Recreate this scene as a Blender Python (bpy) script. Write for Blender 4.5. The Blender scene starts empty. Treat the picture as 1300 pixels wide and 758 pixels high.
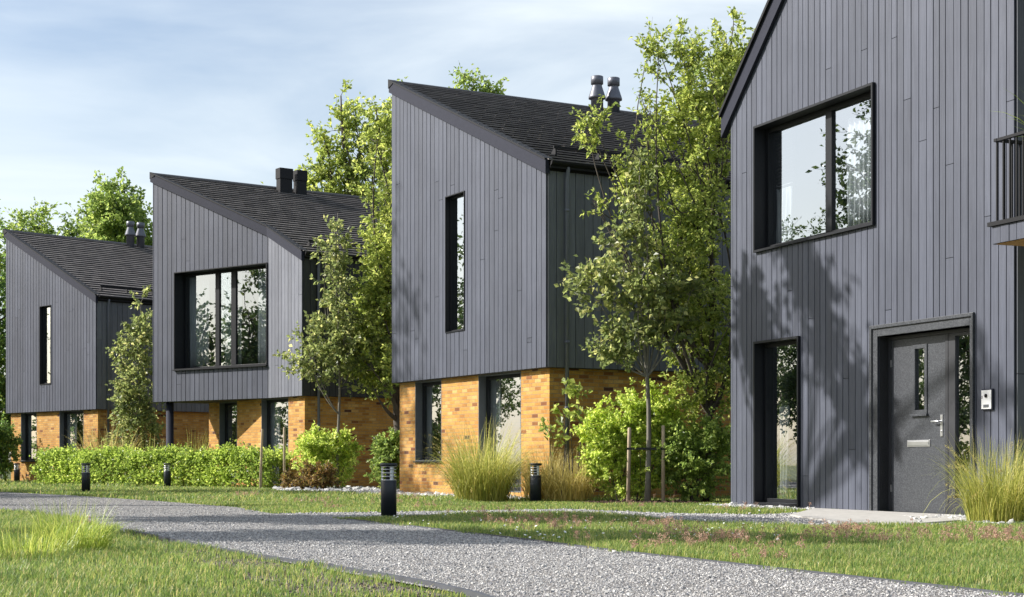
import bpy, bmesh, math, random
import numpy as np
from mathutils import Vector, Matrix

random.seed(7)
RNG = np.random.default_rng(7)
scene = bpy.context.scene
COL = scene.collection
R = math.radians

# ---------------------------------------------------------------- survey of the site
# The camera stands at (0, 0, EYE) looking along +Y.  Survey numbers are given as picture bearings
# (u, v) on a known ground or wall plane and become real places in metres.
EYE, FOC, U0, V0 = 0.70, 2000.0, 650.0, 588.0

def G(u, v):                      # a point of the ground
    Z = EYE * FOC / (v - V0)
    return ((u - U0) / FOC * Z, Z)

def AT(u, Z):                     # a ground place at a given distance
    return ((u - U0) / FOC * Z, Z)

def HT(v, Z):                     # height seen at a distance
    return EYE + (V0 - v) * Z / FOC

# ---------------------------------------------------------------- object helpers
def tag(o, label=None, cat=None, group=None, kind=None):
    if label: o['label'] = label
    if cat: o['category'] = cat
    if group: o['group'] = group
    if kind: o['kind'] = kind
    return o

def thing(name, label, cat, loc=(0, 0, 0), rz=0.0, group=None):
    o = bpy.data.objects.new(name, None)
    COL.objects.link(o)
    o.location = loc
    o.rotation_euler = (0, 0, rz)
    o.empty_display_size = 0.2
    return tag(o, label, cat, group)

def link_mesh(name, me, parent=None):
    o = bpy.data.objects.new(name, me)
    COL.objects.link(o)
    if parent: o.parent = parent
    return o

def np_mesh(name, V, F, mats, parent=None, smooth=False, mi=None, loops=4):
    """fast mesh from numpy arrays with equal sized faces"""
    me = bpy.data.meshes.new(name)
    V = np.asarray(V, np.float32); F = np.asarray(F, np.int32)
    nf = len(F)
    me.vertices.add(len(V)); me.vertices.foreach_set('co', V.ravel())
    me.loops.add(nf * loops); me.loops.foreach_set('vertex_index', F.ravel())
    me.polygons.add(nf)
    me.polygons.foreach_set('loop_start', np.arange(0, nf * loops, loops, dtype=np.int32))
    try:
        me.polygons.foreach_set('loop_total', np.full(nf, loops, np.int32))
    except Exception:
        pass
    if mi is not None: me.polygons.foreach_set('material_index', np.asarray(mi, np.int32))
    me.polygons.foreach_set('use_smooth', np.full(nf, smooth, bool))
    for m in (mats if isinstance(mats, (list, tuple)) else [mats]): me.materials.append(m)
    me.update(calc_edges=True)
    me.validate()
    return link_mesh(name, me, parent)

class MB:
    def __init__(self):
        self.v = []; self.f = []; self.uv = []; self.m = []; self.sm = []
    def face(self, pts, uvs=None, m=0, smooth=False):
        i = len(self.v)
        self.v += [tuple(p) for p in pts]
        self.f.append(tuple(range(i, i + len(pts))))
        self.uv.append(uvs if uvs else [(p[0] + p[1], p[2]) for p in pts])
        self.m.append(m); self.sm.append(smooth)
    def hexa(self, P, U=None, m=0):
        """8 corners: bottom 0..3 counter clockwise from above, top 4..7"""
        i = len(self.v); self.v += [tuple(p) for p in P]
        for q in ((3, 2, 1, 0), (4, 5, 6, 7), (0, 1, 5, 4), (1, 2, 6, 5), (2, 3, 7, 6), (3, 0, 4, 7)):
            self.f.append(tuple(i + k for k in q))
            self.uv.append([U[k] for k in q] if U else [(P[k][0] + P[k][1], P[k][2]) for k in q])
            self.m.append(m); self.sm.append(False)
    def box(self, c, s, m=0, rz=0):
        cx, cy, cz = c; a, b, h = s[0] / 2, s[1] / 2, s[2] / 2
        co, si = math.cos(rz), math.sin(rz)
        P = []
        for z in (-h, h):
            for x, y in ((-a, -b), (a, -b), (a, b), (-a, b)):
                P.append((cx + x * co - y * si, cy + x * si + y * co, cz + z))
        self.hexa(P, m=m)
    def tube(self, pts, rad, n=8, m=0, cap=True, smooth=True):
        pts = [Vector(p) for p in pts]
        if not hasattr(rad, '__len__'): rad = [rad] * len(pts)
        i0 = len(self.v)
        prev = None
        for k, p in enumerate(pts):
            t = (pts[min(k + 1, len(pts) - 1)] - pts[max(k - 1, 0)]).normalized()
            if prev is None:
                a = Vector((1, 0, 0)) if abs(t.x) < .8 else Vector((0, 1, 0))
                e = (a - t * a.dot(t)).normalized()
            else:
                e = (prev - t * prev.dot(t)).normalized()
            prev = e; g = t.cross(e)
            for j in range(n):
                w = 2 * math.pi * j / n
                self.v.append(tuple(p + (e * math.cos(w) + g * math.sin(w)) * rad[k]))
        for k in range(len(pts) - 1):
            for j in range(n):
                a = i0 + k * n + j; b = i0 + k * n + (j + 1) % n
                self.f.append((a, b, b + n, a + n)); self.uv.append([(0, 0)] * 4); self.m.append(m); self.sm.append(smooth)
        if cap:
            self.f.append(tuple(i0 + j for j in range(n))[::-1]); self.uv.append([(0, 0)] * n); self.m.append(m); self.sm.append(False)
            e0 = i0 + (len(pts) - 1) * n
            self.f.append(tuple(e0 + j for j in range(n))); self.uv.append([(0, 0)] * n); self.m.append(m); self.sm.append(False)
    def lathe(self, prof, c=(0, 0, 0), n=24, m=0, smooth=True):
        """profile [(r, z)] turned about z"""
        i0 = len(self.v)
        for r, z in prof:
            for j in range(n):
                w = 2 * math.pi * j / n
                self.v.append((c[0] + r * math.cos(w), c[1] + r * math.sin(w), c[2] + z))
        for k in range(len(prof) - 1):
            for j in range(n):
                a = i0 + k * n + j; b = i0 + k * n + (j + 1) % n
                self.f.append((a, b, b + n, a + n)); self.uv.append([(0, 0)] * 4); self.m.append(m)
                self.sm.append(smooth and abs(prof[k][0] - prof[k + 1][0]) < .5 * abs(prof[k][1] - prof[k + 1][1]) + 1e-6)
        for k, rev in ((0, True), (len(prof) - 1, False)):
            ring = [i0 + k * n + j for j in range(n)]
            self.f.append(tuple(ring[::-1] if rev else ring)); self.uv.append([(0, 0)] * n); self.m.append(m); self.sm.append(False)
    def poly_slab(self, pts, z0, z1, m=0):
        """counter clockwise plan polygon made into a slab"""
        n = len(pts)
        self.face([(x, y, z1) for x, y in pts], m=m)
        self.face([(x, y, z0) for x, y in pts[::-1]], m=m)
        for k in range(n):
            a, b = pts[k], pts[(k + 1) % n]
            self.face([(a[0], a[1], z0), (b[0], b[1], z0), (b[0], b[1], z1), (a[0], a[1], z1)], m=m)
    def build(self, name, mats, parent=None, bevel=0.0):
        me = bpy.data.meshes.new(name)
        me.from_pydata(self.v, [], self.f)
        for q in (mats if isinstance(mats, (list, tuple)) else [mats]): me.materials.append(q)
        me.polygons.foreach_set('material_index', self.m)
        me.polygons.foreach_set('use_smooth', self.sm)
        uvl = me.uv_layers.new(name='UVMap')
        flat = [c for face in self.uv for p in face for c in p]
        uvl.data.foreach_set('uv', flat)
        bm = bmesh.new(); bm.from_mesh(me)
        bmesh.ops.recalc_face_normals(bm, faces=bm.faces)
        bm.to_mesh(me); bm.free()
        me.update()
        o = link_mesh(name, me, parent)
        if bevel > 0:
            b = o.modifiers.new('edge', 'BEVEL'); b.width = bevel; b.segments = 2; b.limit_method = 'ANGLE'
        return o

# ---------------------------------------------------------------- materials
def new_mat(name):
    m = bpy.data.materials.new(name); m.use_nodes = True
    nt = m.node_tree
    return m, nt, nt.nodes['Principled BSDF'], nt.nodes['Material Output']

def N(nt, t, **kw):
    n = nt.nodes.new(t)
    for k, v in kw.items(): setattr(n, k, v)
    return n

def L(nt, a, b): nt.links.new(a, b)

def ramp(nt, fac, stops, interp='LINEAR'):
    r = N(nt, 'ShaderNodeValToRGB'); r.color_ramp.interpolation = interp
    el = r.color_ramp.elements
    while len(el) < len(stops): el.new(0.5)
    for e, (p, c) in zip(el, stops):
        e.position = p; e.color = (*c, 1)
    L(nt, fac, r.inputs['Fac'])
    return r

def noise(nt, scale, detail=4, rough=.55, coord='Object', stretch=None):
    tc = N(nt, 'ShaderNodeTexCoord')
    n = N(nt, 'ShaderNodeTexNoise'); n.inputs['Scale'].default_value = scale
    n.inputs['Detail'].default_value = detail; n.inputs['Roughness'].default_value = rough
    if stretch:
        mp = N(nt, 'ShaderNodeMapping'); mp.inputs['Scale'].default_value = stretch
        L(nt, tc.outputs[coord], mp.inputs['Vector']); L(nt, mp.outputs['Vector'], n.inputs['Vector'])
    else:
        L(nt, tc.outputs[coord], n.inputs['Vector'])
    return n

def mixc(nt, fac, a, b, mode='MIX'):
    m = N(nt, 'ShaderNodeMix', data_type='RGBA', blend_type=mode)
    for s, x in ((0, fac), (6, a), (7, b)):
        if hasattr(x, 'is_linked') or hasattr(x, 'node'): L(nt, x, m.inputs[s])
        else: m.inputs[s].default_value = x if s == 0 else (*x, 1)
    return m.outputs[2]

def bump(nt, b, h, strength=.3, dist=.01):
    n = N(nt, 'ShaderNodeBump'); n.inputs['Strength'].default_value = strength; n.inputs['Distance'].default_value = dist
    L(nt, h, n.inputs['Height']); L(nt, n.outputs['Normal'], b.inputs['Normal'])

def island(nt):
    return N(nt, 'ShaderNodeNewGeometry').outputs['Random Per Island']

def plain(name, col, rough=.5, metal=0.0, var=.15, scale=6.0, bmp=0.0, spec=.5):
    m, nt, b, _ = new_mat(name)
    n = noise(nt, scale, 5)
    r = ramp(nt, n.outputs['Fac'], [(.3, tuple(c * (1 - var) for c in col)), (.7, tuple(min(1, c * (1 + var)) for c in col))])
    L(nt, r.outputs['Color'], b.inputs['Base Color'])
    b.inputs['Roughness'].default_value = rough; b.inputs['Metallic'].default_value = metal
    b.inputs['Specular IOR Level'].default_value = spec
    if bmp: bump(nt, b, n.outputs['Fac'], bmp, .004)
    return m

def clad_mat(name, col, var=.13):
    m, nt, b, _ = new_mat(name)
    isl = island(nt)
    lo = tuple(c * (1 - var) for c in col); hi = tuple(c * (1 + var) for c in col)
    r = ramp(nt, isl, [(0, lo), (.5, col), (1, hi)])
    g = noise(nt, 5, 6, .65, 'Object', (6, 6, .35))
    wx = noise(nt, .7, 4, .6)
    c1 = mixc(nt, .36, r.outputs['Color'], ramp(nt, g.outputs['Fac'], [(.35, (.55, .55, .57)), (.65, (1.3, 1.3, 1.3))]).outputs['Color'], 'MULTIPLY')
    c2 = mixc(nt, .55, c1, ramp(nt, wx.outputs['Fac'], [(.35, (.75, .76, .78)), (.68, (1.15, 1.14, 1.12))]).outputs['Color'], 'MULTIPLY')
    L(nt, c2, b.inputs['Base Color'])
    b.inputs['Roughness'].default_value = .52
    b.inputs['Specular IOR Level'].default_value = .35
    bump(nt, b, g.outputs['Fac'], .22, .003)
    return m

def brick_mat():
    m, nt, b, _ = new_mat('yellow_stock_brick')
    uv = N(nt, 'ShaderNodeTexCoord')
    def bt(seedshift=0.0):
        mp = N(nt, 'ShaderNodeMapping'); mp.inputs['Location'].default_value = (seedshift, 0, 0)
        L(nt, uv.outputs['UV'], mp.inputs['Vector'])
        t = N(nt, 'ShaderNodeTexBrick')
        t.inputs['Scale'].default_value = 1.0
        t.inputs['Brick Width'].default_value = .225; t.inputs['Row Height'].default_value = .075
        t.inputs['Mortar Size'].default_value = .006; t.inputs['Mortar Smooth'].default_value = .25
        t.inputs['Color1'].default_value = (0, 0, 0, 1); t.inputs['Color2'].default_value = (1, 1, 1, 1)
        t.inputs['Mortar'].default_value = (.5, .5, .5, 1)
        L(nt, mp.outputs['Vector'], t.inputs['Vector'])
        return t
    t = bt()
    br = ramp(nt, t.outputs['Color'], [(0.0, (.06, .026, .018)), (.022, (.19, .065, .022)), (.06, (.36, .165, .036)), (.30, (.50, .262, .056)),
                                      (.55, (.57, .33, .082)), (.8, (.46, .225, .046)), (.97, (.60, .38, .13))])
    n = noise(nt, 26, 8, .75)
    nb = noise(nt, 1.6, 6, .7)
    c = mixc(nt, .5, br.outputs['Color'], ramp(nt, n.outputs['Fac'], [(.32, (.50, .46, .42)), (.66, (1.3, 1.28, 1.25))]).outputs['Color'], 'MULTIPLY')
    c = mixc(nt, .6, c, ramp(nt, nb.outputs['Fac'], [(.35, (.68, .58, .50)), (.65, (1.15, 1.13, 1.10))]).outputs['Color'], 'MULTIPLY')
    c = mixc(nt, t.outputs['Fac'], c, (.31, .23, .125))
    L(nt, c, b.inputs['Base Color']); b.inputs['Roughness'].default_value = .88
    inv = N(nt, 'ShaderNodeMath', operation='SUBTRACT'); inv.inputs[0].default_value = 1.0; L(nt, t.outputs['Fac'], inv.inputs[1])
    ad = N(nt, 'ShaderNodeMath', operation='MULTIPLY_ADD'); L(nt, n.outputs['Fac'], ad.inputs[0]); ad.inputs[1].default_value = .5; L(nt, inv.outputs[0], ad.inputs[2])
    bump(nt, b, ad.outputs[0], .7, .01)
    return m

def glass_mat():
    m, nt, b, out = new_mat('window_glass')
    nt.nodes.remove(b)
    gl = N(nt, 'ShaderNodeBsdfGlossy'); gl.inputs['Roughness'].default_value = .0; gl.inputs['Color'].default_value = (.93, .97, 1, 1)
    tr = N(nt, 'ShaderNodeBsdfTransparent'); tr.inputs['Color'].default_value = (.90, .94, .95, 1)
    fr = N(nt, 'ShaderNodeLayerWeight'); fr.inputs['Blend'].default_value = .5
    mr = N(nt, 'ShaderNodeMapRange'); L(nt, fr.outputs['Facing'], mr.inputs['Value'])
    mr.inputs['From Min'].default_value = .25; mr.inputs['From Max'].default_value = .95
    mr.inputs['To Min'].default_value = .36; mr.inputs['To Max'].default_value = .95
    n = noise(nt, 1.1, 1, .4)
    bp = N(nt, 'ShaderNodeBump'); bp.inputs['Strength'].default_value = .06; bp.inputs['Distance'].default_value = .02
    L(nt, n.outputs['Fac'], bp.inputs['Height']); L(nt, bp.outputs['Normal'], gl.inputs['Normal'])
    mx = N(nt, 'ShaderNodeMixShader'); L(nt, mr.outputs['Result'], mx.inputs[0]); L(nt, tr.outputs[0], mx.inputs[1]); L(nt, gl.outputs[0], mx.inputs[2])
    L(nt, mx.outputs[0], out.inputs['Surface'])
    return m

def leaf_mat(name, stops, transl=.55, rough=.42):
    stops = [(p, tuple(min(.75, x * 1.5 + a) for x, a in zip(c, (.014, .014, .020)))) for p, c in stops]
    m, nt, b, out = new_mat(name)
    r = ramp(nt, island(nt), stops)
    n = noise(nt, .55, 3, .6)
    c = mixc(nt, .55, r.outputs['Color'], ramp(nt, n.outputs['Fac'], [(.34, (.55, .62, .5)), (.66, (1.25, 1.2, 1.05))]).outputs['Color'], 'MULTIPLY')
    L(nt, c, b.inputs['Base Color']); b.inputs['Roughness'].default_value = rough; b.inputs['Specular IOR Level'].default_value = .55
    tl = N(nt, 'ShaderNodeBsdfTranslucent')
    hs = N(nt, 'ShaderNodeHueSaturation'); hs.inputs['Hue'].default_value = .497; hs.inputs['Value'].default_value = 1.7; hs.inputs['Saturation'].default_value = .95
    L(nt, c, hs.inputs['Color']); L(nt, hs.outputs['Color'], tl.inputs['Color'])
    mx = N(nt, 'ShaderNodeMixShader'); mx.inputs[0].default_value = transl
    L(nt, b.outputs[0], mx.inputs[1]); L(nt, tl.outputs[0], mx.inputs[2]); L(nt, mx.outputs[0], out.inputs['Surface'])
    return m

def gravel_mat(name, cols, scale, bstr=1.0):
    m, nt, b, _ = new_mat(name)
    tc = N(nt, 'ShaderNodeTexCoord')
    v = N(nt, 'ShaderNodeTexVoronoi'); v.inputs['Scale'].default_value = scale; L(nt, tc.outputs['Object'], v.inputs['Vector'])
    sep = N(nt, 'ShaderNodeSeparateColor'); L(nt, v.outputs['Color'], sep.inputs[0])
    r = ramp(nt, sep.outputs[0], [(i / (len(cols) - 1), c) for i, c in enumerate(cols)])
    d = ramp(nt, v.outputs['Distance'], [(.25, (1, 1, 1)), (.75, (.35, .34, .33))])
    c = mixc(nt, 1.0, r.outputs['Color'], d.outputs['Color'], 'MULTIPLY')
    nb = noise(nt, .35, 5, .65)
    c = mixc(nt, .6, c, ramp(nt, nb.outputs['Fac'], [(.36, (.62, .60, .58)), (.62, (1.12, 1.10, 1.06))]).outputs['Color'], 'MULTIPLY')
    L(nt, c, b.inputs['Base Color']); b.inputs['Roughness'].default_value = .9
    inv = N(nt, 'ShaderNodeMath', operation='SUBTRACT'); inv.inputs[0].default_value = 1; L(nt, v.outputs['Distance'], inv.inputs[1])
    bump(nt, b, inv.outputs[0], bstr, .02)
    return m

def stone_mat(name, cols):
    m, nt, b, _ = new_mat(name)
    r = ramp(nt, island(nt), [(i / (len(cols) - 1), c) for i, c in enumerate(cols)])
    L(nt, r.outputs['Color'], b.inputs['Base Color']); b.inputs['Roughness'].default_value = .85
    return m

def door_mat():
    m, nt, b, _ = new_mat('hammered_grey_door_paint')
    n = noise(nt, 75, 3, .6)
    r = ramp(nt, n.outputs['Fac'], [(.38, (.026, .028, .034)), (.5, (.044, .047, .055)), (.62, (.078, .083, .092))])
    L(nt, r.outputs['Color'], b.inputs['Base Color']); b.inputs['Roughness'].default_value = .38
    bump(nt, b, n.outputs['Fac'], .45, .003)
    return m

def bark_mat(name, a, c):
    m, nt, b, _ = new_mat(name)
    n = noise(nt, 14, 6, .7, 'Object', (1, 1, .25))
    r = ramp(nt, n.outputs['Fac'], [(.3, a), (.7, c)])
    L(nt, r.outputs['Color'], b.inputs['Base Color']); b.inputs['Roughness'].default_value = .9
    bump(nt, b, n.outputs['Fac'], .7, .01)
    return m

M = {}
M['clad'] = clad_mat('grey_board_cladding', (.071, .078, .104))
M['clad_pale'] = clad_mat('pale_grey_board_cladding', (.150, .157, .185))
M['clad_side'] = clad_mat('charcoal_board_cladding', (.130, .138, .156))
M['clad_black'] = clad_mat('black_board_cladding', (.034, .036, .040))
M['back'] = plain('breather_membrane', (.018, .019, .022), .9)
M['brick'] = brick_mat()
M['tile'] = None
M['pipe'] = plain('grey_pipe_paint', (.13, .137, .17), .4, 0, .08)
M['trim'] = plain('dark_blue_grey_trim', (.026, .028, .042), .7, 0, .06, spec=.15)
M['cap'] = plain('black_metal_capping', (.012, .012, .014), .55, .0, .1, spec=.2)
M['black'] = plain('black_window_frame', (.0095, .0105, .0135), .5, 0, .08, spec=.25)
M['reveal'] = plain('grey_reveal_lining', (.085, .092, .100), .55, 0, .08)
M['soffit'] = plain('dark_soffit_board', (.05, .052, .058), .7)
M['inner'] = plain('dim_room_plaster', (.22, .21, .20), .9)
M['glass'] = glass_mat()
M['galv'] = plain('grey_flue_metal', (.13, .135, .16), .45, .5, .12)
M['door'] = door_mat()
M['steel'] = plain('brushed_steel', (.62, .62, .63), .3, .85, .06)
M['white'] = plain('white_plastic', (.72, .72, .72), .4, 0, .03)
M['lens'] = plain('dark_camera_lens', (.01, .01, .012), .15)
M['bollard'] = plain('navy_black_bollard_paint', (.012, .015, .024), .42, 0, .15)
M['clear'] = plain('frosted_lamp_tube', (.75, .76, .78), .35, 0, .03)
M['stake'] = bark_mat('weathered_stake_wood', (.30, .22, .15), (.52, .42, .31))
M['bark'] = bark_mat('brown_grey_bark', (.045, .036, .028), (.12, .10, .08))
M['bark_pale'] = bark_mat('pale_smooth_bark', (.11, .10, .08), (.24, .22, .18))
M['timber'] = bark_mat('warm_timber_soffit', (.42, .22, .08), (.55, .32, .13))
M['concrete'] = plain('pale_concrete', (.37, .355, .33), .85, 0, .14, 9, .3)
M['kerb'] = plain('grey_edging_strip', (.06, .063, .075), .6, 0, .2)
M['strap'] = plain('black_tree_tie', (.02, .02, .02), .7)

def tile_mat():
    m, nt, b, _ = new_mat('dark_slate_tile')
    r = ramp(nt, island(nt), [(0, (.125, .115, .112)), (.5, (.155, .142, .138)), (1, (.19, .174, .166))])
    n = noise(nt, 9, 5, .7)
    c = mixc(nt, .4, r.outputs['Color'], ramp(nt, n.outputs['Fac'], [(.35, (.7, .7, .7)), (.65, (1.25, 1.22, 1.2))]).outputs['Color'], 'MULTIPLY')
    L(nt, c, b.inputs['Base Color']); b.inputs['Roughness'].default_value = .75; b.inputs['Specular IOR Level'].default_value = .25
    bump(nt, b, n.outputs['Fac'], .35, .006)
    return m
M['tile'] = tile_mat()

def cloth_mat():
    m, nt, b, out = new_mat('sheer_white_curtain')
    b.inputs['Base Color'].default_value = (.85, .86, .88, 1); b.inputs['Roughness'].default_value = .9
    n = noise(nt, 3, 3, .5, 'Object', (8, 8, .3))
    r = ramp(nt, n.outputs['Fac'], [(.3, (.68, .70, .74)), (.7, (.88, .89, .90))]); L(nt, r.outputs['Color'], b.inputs['Base Color'])
    tl = N(nt, 'ShaderNodeBsdfTranslucent'); tl.inputs['Color'].default_value = (.5, .52, .55, 1)
    mx = N(nt, 'ShaderNodeMixShader'); mx.inputs[0].default_value = .35
    L(nt, b.outputs[0], mx.inputs[1]); L(nt, tl.outputs[0], mx.inputs[2]); L(nt, mx.outputs[0], out.inputs['Surface'])
    return m
M['curtain'] = cloth_mat()
M['blind'] = plain('dark_blind_slats', (.05, .052, .06), .5)

GREEN = lambda k: [(0, (.030 * k, .060 * k, .012 * k)), (.35, (.055 * k, .105 * k, .016 * k)), (.75, (.095 * k, .150 * k, .022 * k)), (1, (.16 * k, .20 * k, .03 * k))]
YGREEN = lambda k: [(0, (.085 * k, .120 * k, .016 * k)), (.4, (.165 * k, .210 * k, .030 * k)), (.8, (.26 * k, .295 * k, .055 * k)), (1, (.37 * k, .38 * k, .10 * k))]
M['leaf_mid'] = leaf_mat('mid_green_leaf', GREEN(1.25))
M['leaf_gold'] = leaf_mat('golden_green_leaf', YGREEN(1.55))
M['leaf_bright'] = leaf_mat('bright_green_leaf', [(0, (.07, .115, .018)), (.5, (.14, .20, .030)), (1, (.27, .32, .07))])
M['leaf_yellow'] = leaf_mat('yellow_green_leaf', YGREEN(1.0))
M['leaf_olive'] = leaf_mat('olive_green_leaf', [(0, (.060, .080, .026)), (.4, (.12, .152, .040)), (.8, (.185, .21, .060)), (1, (.32, .31, .12))], .58, .4)
M['leaf_backlit'] = leaf_mat('backlit_green_leaf', GREEN(.62), .3)  # leaf green darkened to paint in the backlit silhouettes of the mirrored trees
M['leaf_hedge'] = leaf_mat('hedge_leaf', [(0, (.085, .13, .014)), (.4, (.17, .24, .025)), (.8, (.26, .33, .04)), (1, (.36, .40, .08))], .5, .4)
M['leaf_red'] = leaf_mat('russet_leaf', [(0, (.06, .045, .012)), (.35, (.13, .075, .014)), (.7, (.21, .12, .018)), (1, (.16, .16, .025))], .35)
M['grass'] = leaf_mat('lawn_blade', [(0, (.050, .090, .013)), (.35, (.095, .155, .020)), (.7, (.170, .220, .035)), (.88, (.27, .27, .07)), (1, (.36, .29, .13))], .4, .5)
M['straw'] = leaf_mat('straw_green_blade', [(0, (.11, .13, .017)), (.4, (.22, .235, .035)), (.8, (.34, .32, .07)), (1, (.50, .44, .17))], .4, .5)
M['tan'] = leaf_mat('tan_blade', [(0, (.15, .12, .03)), (.5, (.28, .225, .05)), (1, (.44, .37, .15))], .4, .55)
M['lime'] = leaf_mat('lime_blade', [(0, (.10, .16, .012)), (.5, (.20, .26, .025)), (1, (.36, .36, .08))], .4, .45)
M['plume'] = leaf_mat('pink_seed_head', [(0, (.15, .085, .055)), (.5, (.27, .15, .11)), (1, (.40, .27, .20))], .35, .7)
M['petal'] = plain('white_petal', (.8, .8, .78), .6, 0, .05)

def ground_mat():
    m, nt, b, _ = new_mat('turf_soil')
    n1 = noise(nt, 1.2, 8, .65); n2 = noise(nt, 40, 4, .7)
    r = ramp(nt, n1.outputs['Fac'], [(.3, (.035, .050, .012)), (.5, (.055, .080, .016)), (.7, (.085, .095, .025))])
    c = mixc(nt, .6, r.outputs['Color'], ramp(nt, n2.outputs['Fac'], [(.3, (.5, .5, .45)), (.7, (1.3, 1.3, 1.2))]).outputs['Color'], 'MULTIPLY')
    L(nt, c, b.inputs['Base Color']); b.inputs['Roughness'].default_value = 1.0
    bump(nt, b, n2.outputs['Fac'], .8, .03)
    return m
M['ground'] = ground_mat()
M['gravel'] = gravel_mat('crushed_grey_gravel', [(.14, .137, .143), (.30, .29, .29), (.43, .41, .395), (.53, .51, .48), (.24, .23, .25)], 80, 1.0)
M['mulch'] = gravel_mat('bark_mulch', [(.05, .025, .015), (.10, .05, .03), (.15, .08, .05)], 30, 1.0)
M['soil'] = gravel_mat('stony_soil', [(.09, .07, .055), (.17, .14, .115), (.26, .22, .19), (.14, .11, .09)], 38, 1.0)
M['stone_grey'] = stone_mat('crushed_stone', [(.15, .15, .158), (.31, .305, .305), (.44, .43, .41), (.56, .54, .51), (.26, .255, .27)])
M['stone_white'] = stone_mat('pale_pebble', [(.22, .22, .23), (.38, .38, .375), (.54, .53, .515), (.64, .63, .61), (.31, .305, .31)])

# ---------------------------------------------------------------- walls, windows, roofs
class Wall:
    def __init__(self, o, t, n):
        self.o, self.t, self.n = Vector(o), Vector(t).normalized(), Vector(n).normalized()
    def P(self, d, z, off):
        q = self.o + self.t * d + self.n * off
        return (q.x, q.y, z)

def wbox(mb, w, d0, d1, z0, z1, f0, f1, z0b=None, z1b=None, m=0):
    """box on a wall: d along, z up, f out of the wall; z0b/z1b give the heights at d1"""
    z0b = z0 if z0b is None else z0b; z1b = z1 if z1b is None else z1b
    S = [(d0, z0, f1), (d1, z0b, f1), (d1, z0b, f0), (d0, z0, f0), (d0, z1, f1), (d1, z1b, f1), (d1, z1b, f0), (d0, z1, f0)]
    mb.hexa([w.P(*s) for s in S], [(s[0] - s[2], s[1]) for s in S], m)

def free(a, b, zb, zt, ops):
    """free height intervals of a strip a..b that holds no opening edge inside"""
    mid = (a + b) / 2
    cuts = sorted((o[2], o[3]) for o in ops if o[0] - 1e-6 < mid < o[1] + 1e-6)
    out = []; z = zb
    for lo, hi in cuts:
        if lo > z + 1e-4: out.append((z, lo, False))
        z = max(z, hi)
    out.append((z, None, True))
    return out

def strips(a, b, ops, kinks=()):
    e = {a, b}
    for o in ops:
        for x in o[:2]:
            if a < x < b: e.add(x)
    for x in kinks:
        if a < x < b: e.add(x)
    e = sorted(e)
    return list(zip(e[:-1], e[1:]))

def slab_wall(name, parent, w, d0, d1, zb, zt, ops, f0, f1, mat, kinks=()):
    mb = MB()
    for a, b in strips(d0, d1, ops, kinks):
        for lo, hi, last in free(a, b, zb, zt, ops):
            if last: wbox(mb, w, a, b, lo, zt(a), f0, f1, lo, zt(b))
            else: wbox(mb, w, a, b, lo, hi, f0, f1)
    return mb.build(name, mat, parent)

def planks(name, parent, w, d0, d1, zb, zt, ops, mat, widths, gap=.011, th=.022, seed=1, kinks=(), joint=.35):
    rnd = random.Random(seed)
    mb = MB(); d = d0
    while d < d1 - .01:
        bw = rnd.choice(widths)
        e = min(d + bw, d1)
        if d1 - e < .05: e = d1
        cuts = []
        if rnd.random() < joint:
            cuts = sorted(rnd.uniform(zb + .4, max(zb + .5, zt(d) - .4)) for _ in range(rnd.choice((1, 1, 2))))
        dth = rnd.uniform(-.003, .002)
        for a, b in strips(d, e, ops, kinks):
            aa = a + (gap / 2 if a == d else 0); bb = b - (gap / 2 if b == e else 0)
            if bb - aa < .008: continue
            for lo, hi, last in free(a, b, zb, zt, ops):
                top = (zt(aa), zt(bb)) if last else (hi, hi)
                z = lo
                for c in [c for c in cuts if lo + .05 < c < min(top) - .05]:
                    wbox(mb, w, aa, bb, z, c - .004, 0, th + dth); z = c + .004
                if min(top) > z: wbox(mb, w, aa, bb, z, top[0], 0, th + dth, z, top[1])
        d = e
    return mb.build(name, mat, parent)

def window(parent, w, d0, d1, z0, z1, rec=.2, proud=0.0, fw=.06, splits=(), lin=None, frame=None, face=0.0, sill=True, lt=.025, label=None, lin_sides=True):
    """opening d0..d1 x z0..z1; face = offset of the wall's outer face; frame sits rec behind it"""
    lin = lin or M['black']; frame = frame or M['black']
    f_in = face - rec - .09
    fo, fi = face - rec, face - rec - .08
    a, b, c, e = d0 + lt, d1 - lt, z0 + lt, z1 - lt
    mb = MB()
    wbox(mb, w, a, a + fw, c, e, fi, fo); wbox(mb, w, b - fw, b, c, e, fi, fo)
    wbox(mb, w, a + fw, b - fw, c, c + fw, fi, fo); wbox(mb, w, a + fw, b - fw, e - fw, e, fi, fo)
    edges = [a + fw]
    for pos, mw in splits:
        x = a + (b - a) * pos
        wbox(mb, w, x - mw / 2, x + mw / 2, c + fw, e - fw, fi, fo + .004)
        edges += [x - mw / 2, x + mw / 2]
    edges.append(b - fw)
    win = mb.build('window', frame, parent, .004)
    if label: win['label'] = label
    for k in range(0, len(edges), 2):
        p = MB(); q = fo - .035
        wbox(p, w, edges[k], edges[k + 1], c + fw, e - fw, q - .004, q)
        # inner bead so that the pane meets its sash
        pane = MB()
        pane.face([w.P(edges[k], c + fw, q), w.P(edges[k + 1], c + fw, q), w.P(edges[k + 1], e - fw, q), w.P(edges[k], e - fw, q)])
        pane.build('pane', M['glass'], win)
    lb = MB()
    o = face + proud
    wbox(lb, w, d0, a, z0, z1, f_in, o); wbox(lb, w, b, d1, z0, z1, f_in, o)
    wbox(lb, w, a, b, e, z1, f_in, o); wbox(lb, w, a, b, z0, c, f_in, o)
    lb.build('reveal', lin, win)
    if sill:
        s = MB(); wbox(s, w, d0 - .01, d1 + .01, z0 - .03, z0, fo, o + .05)
        s.build('sill', M['black'], win)
    return win

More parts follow.
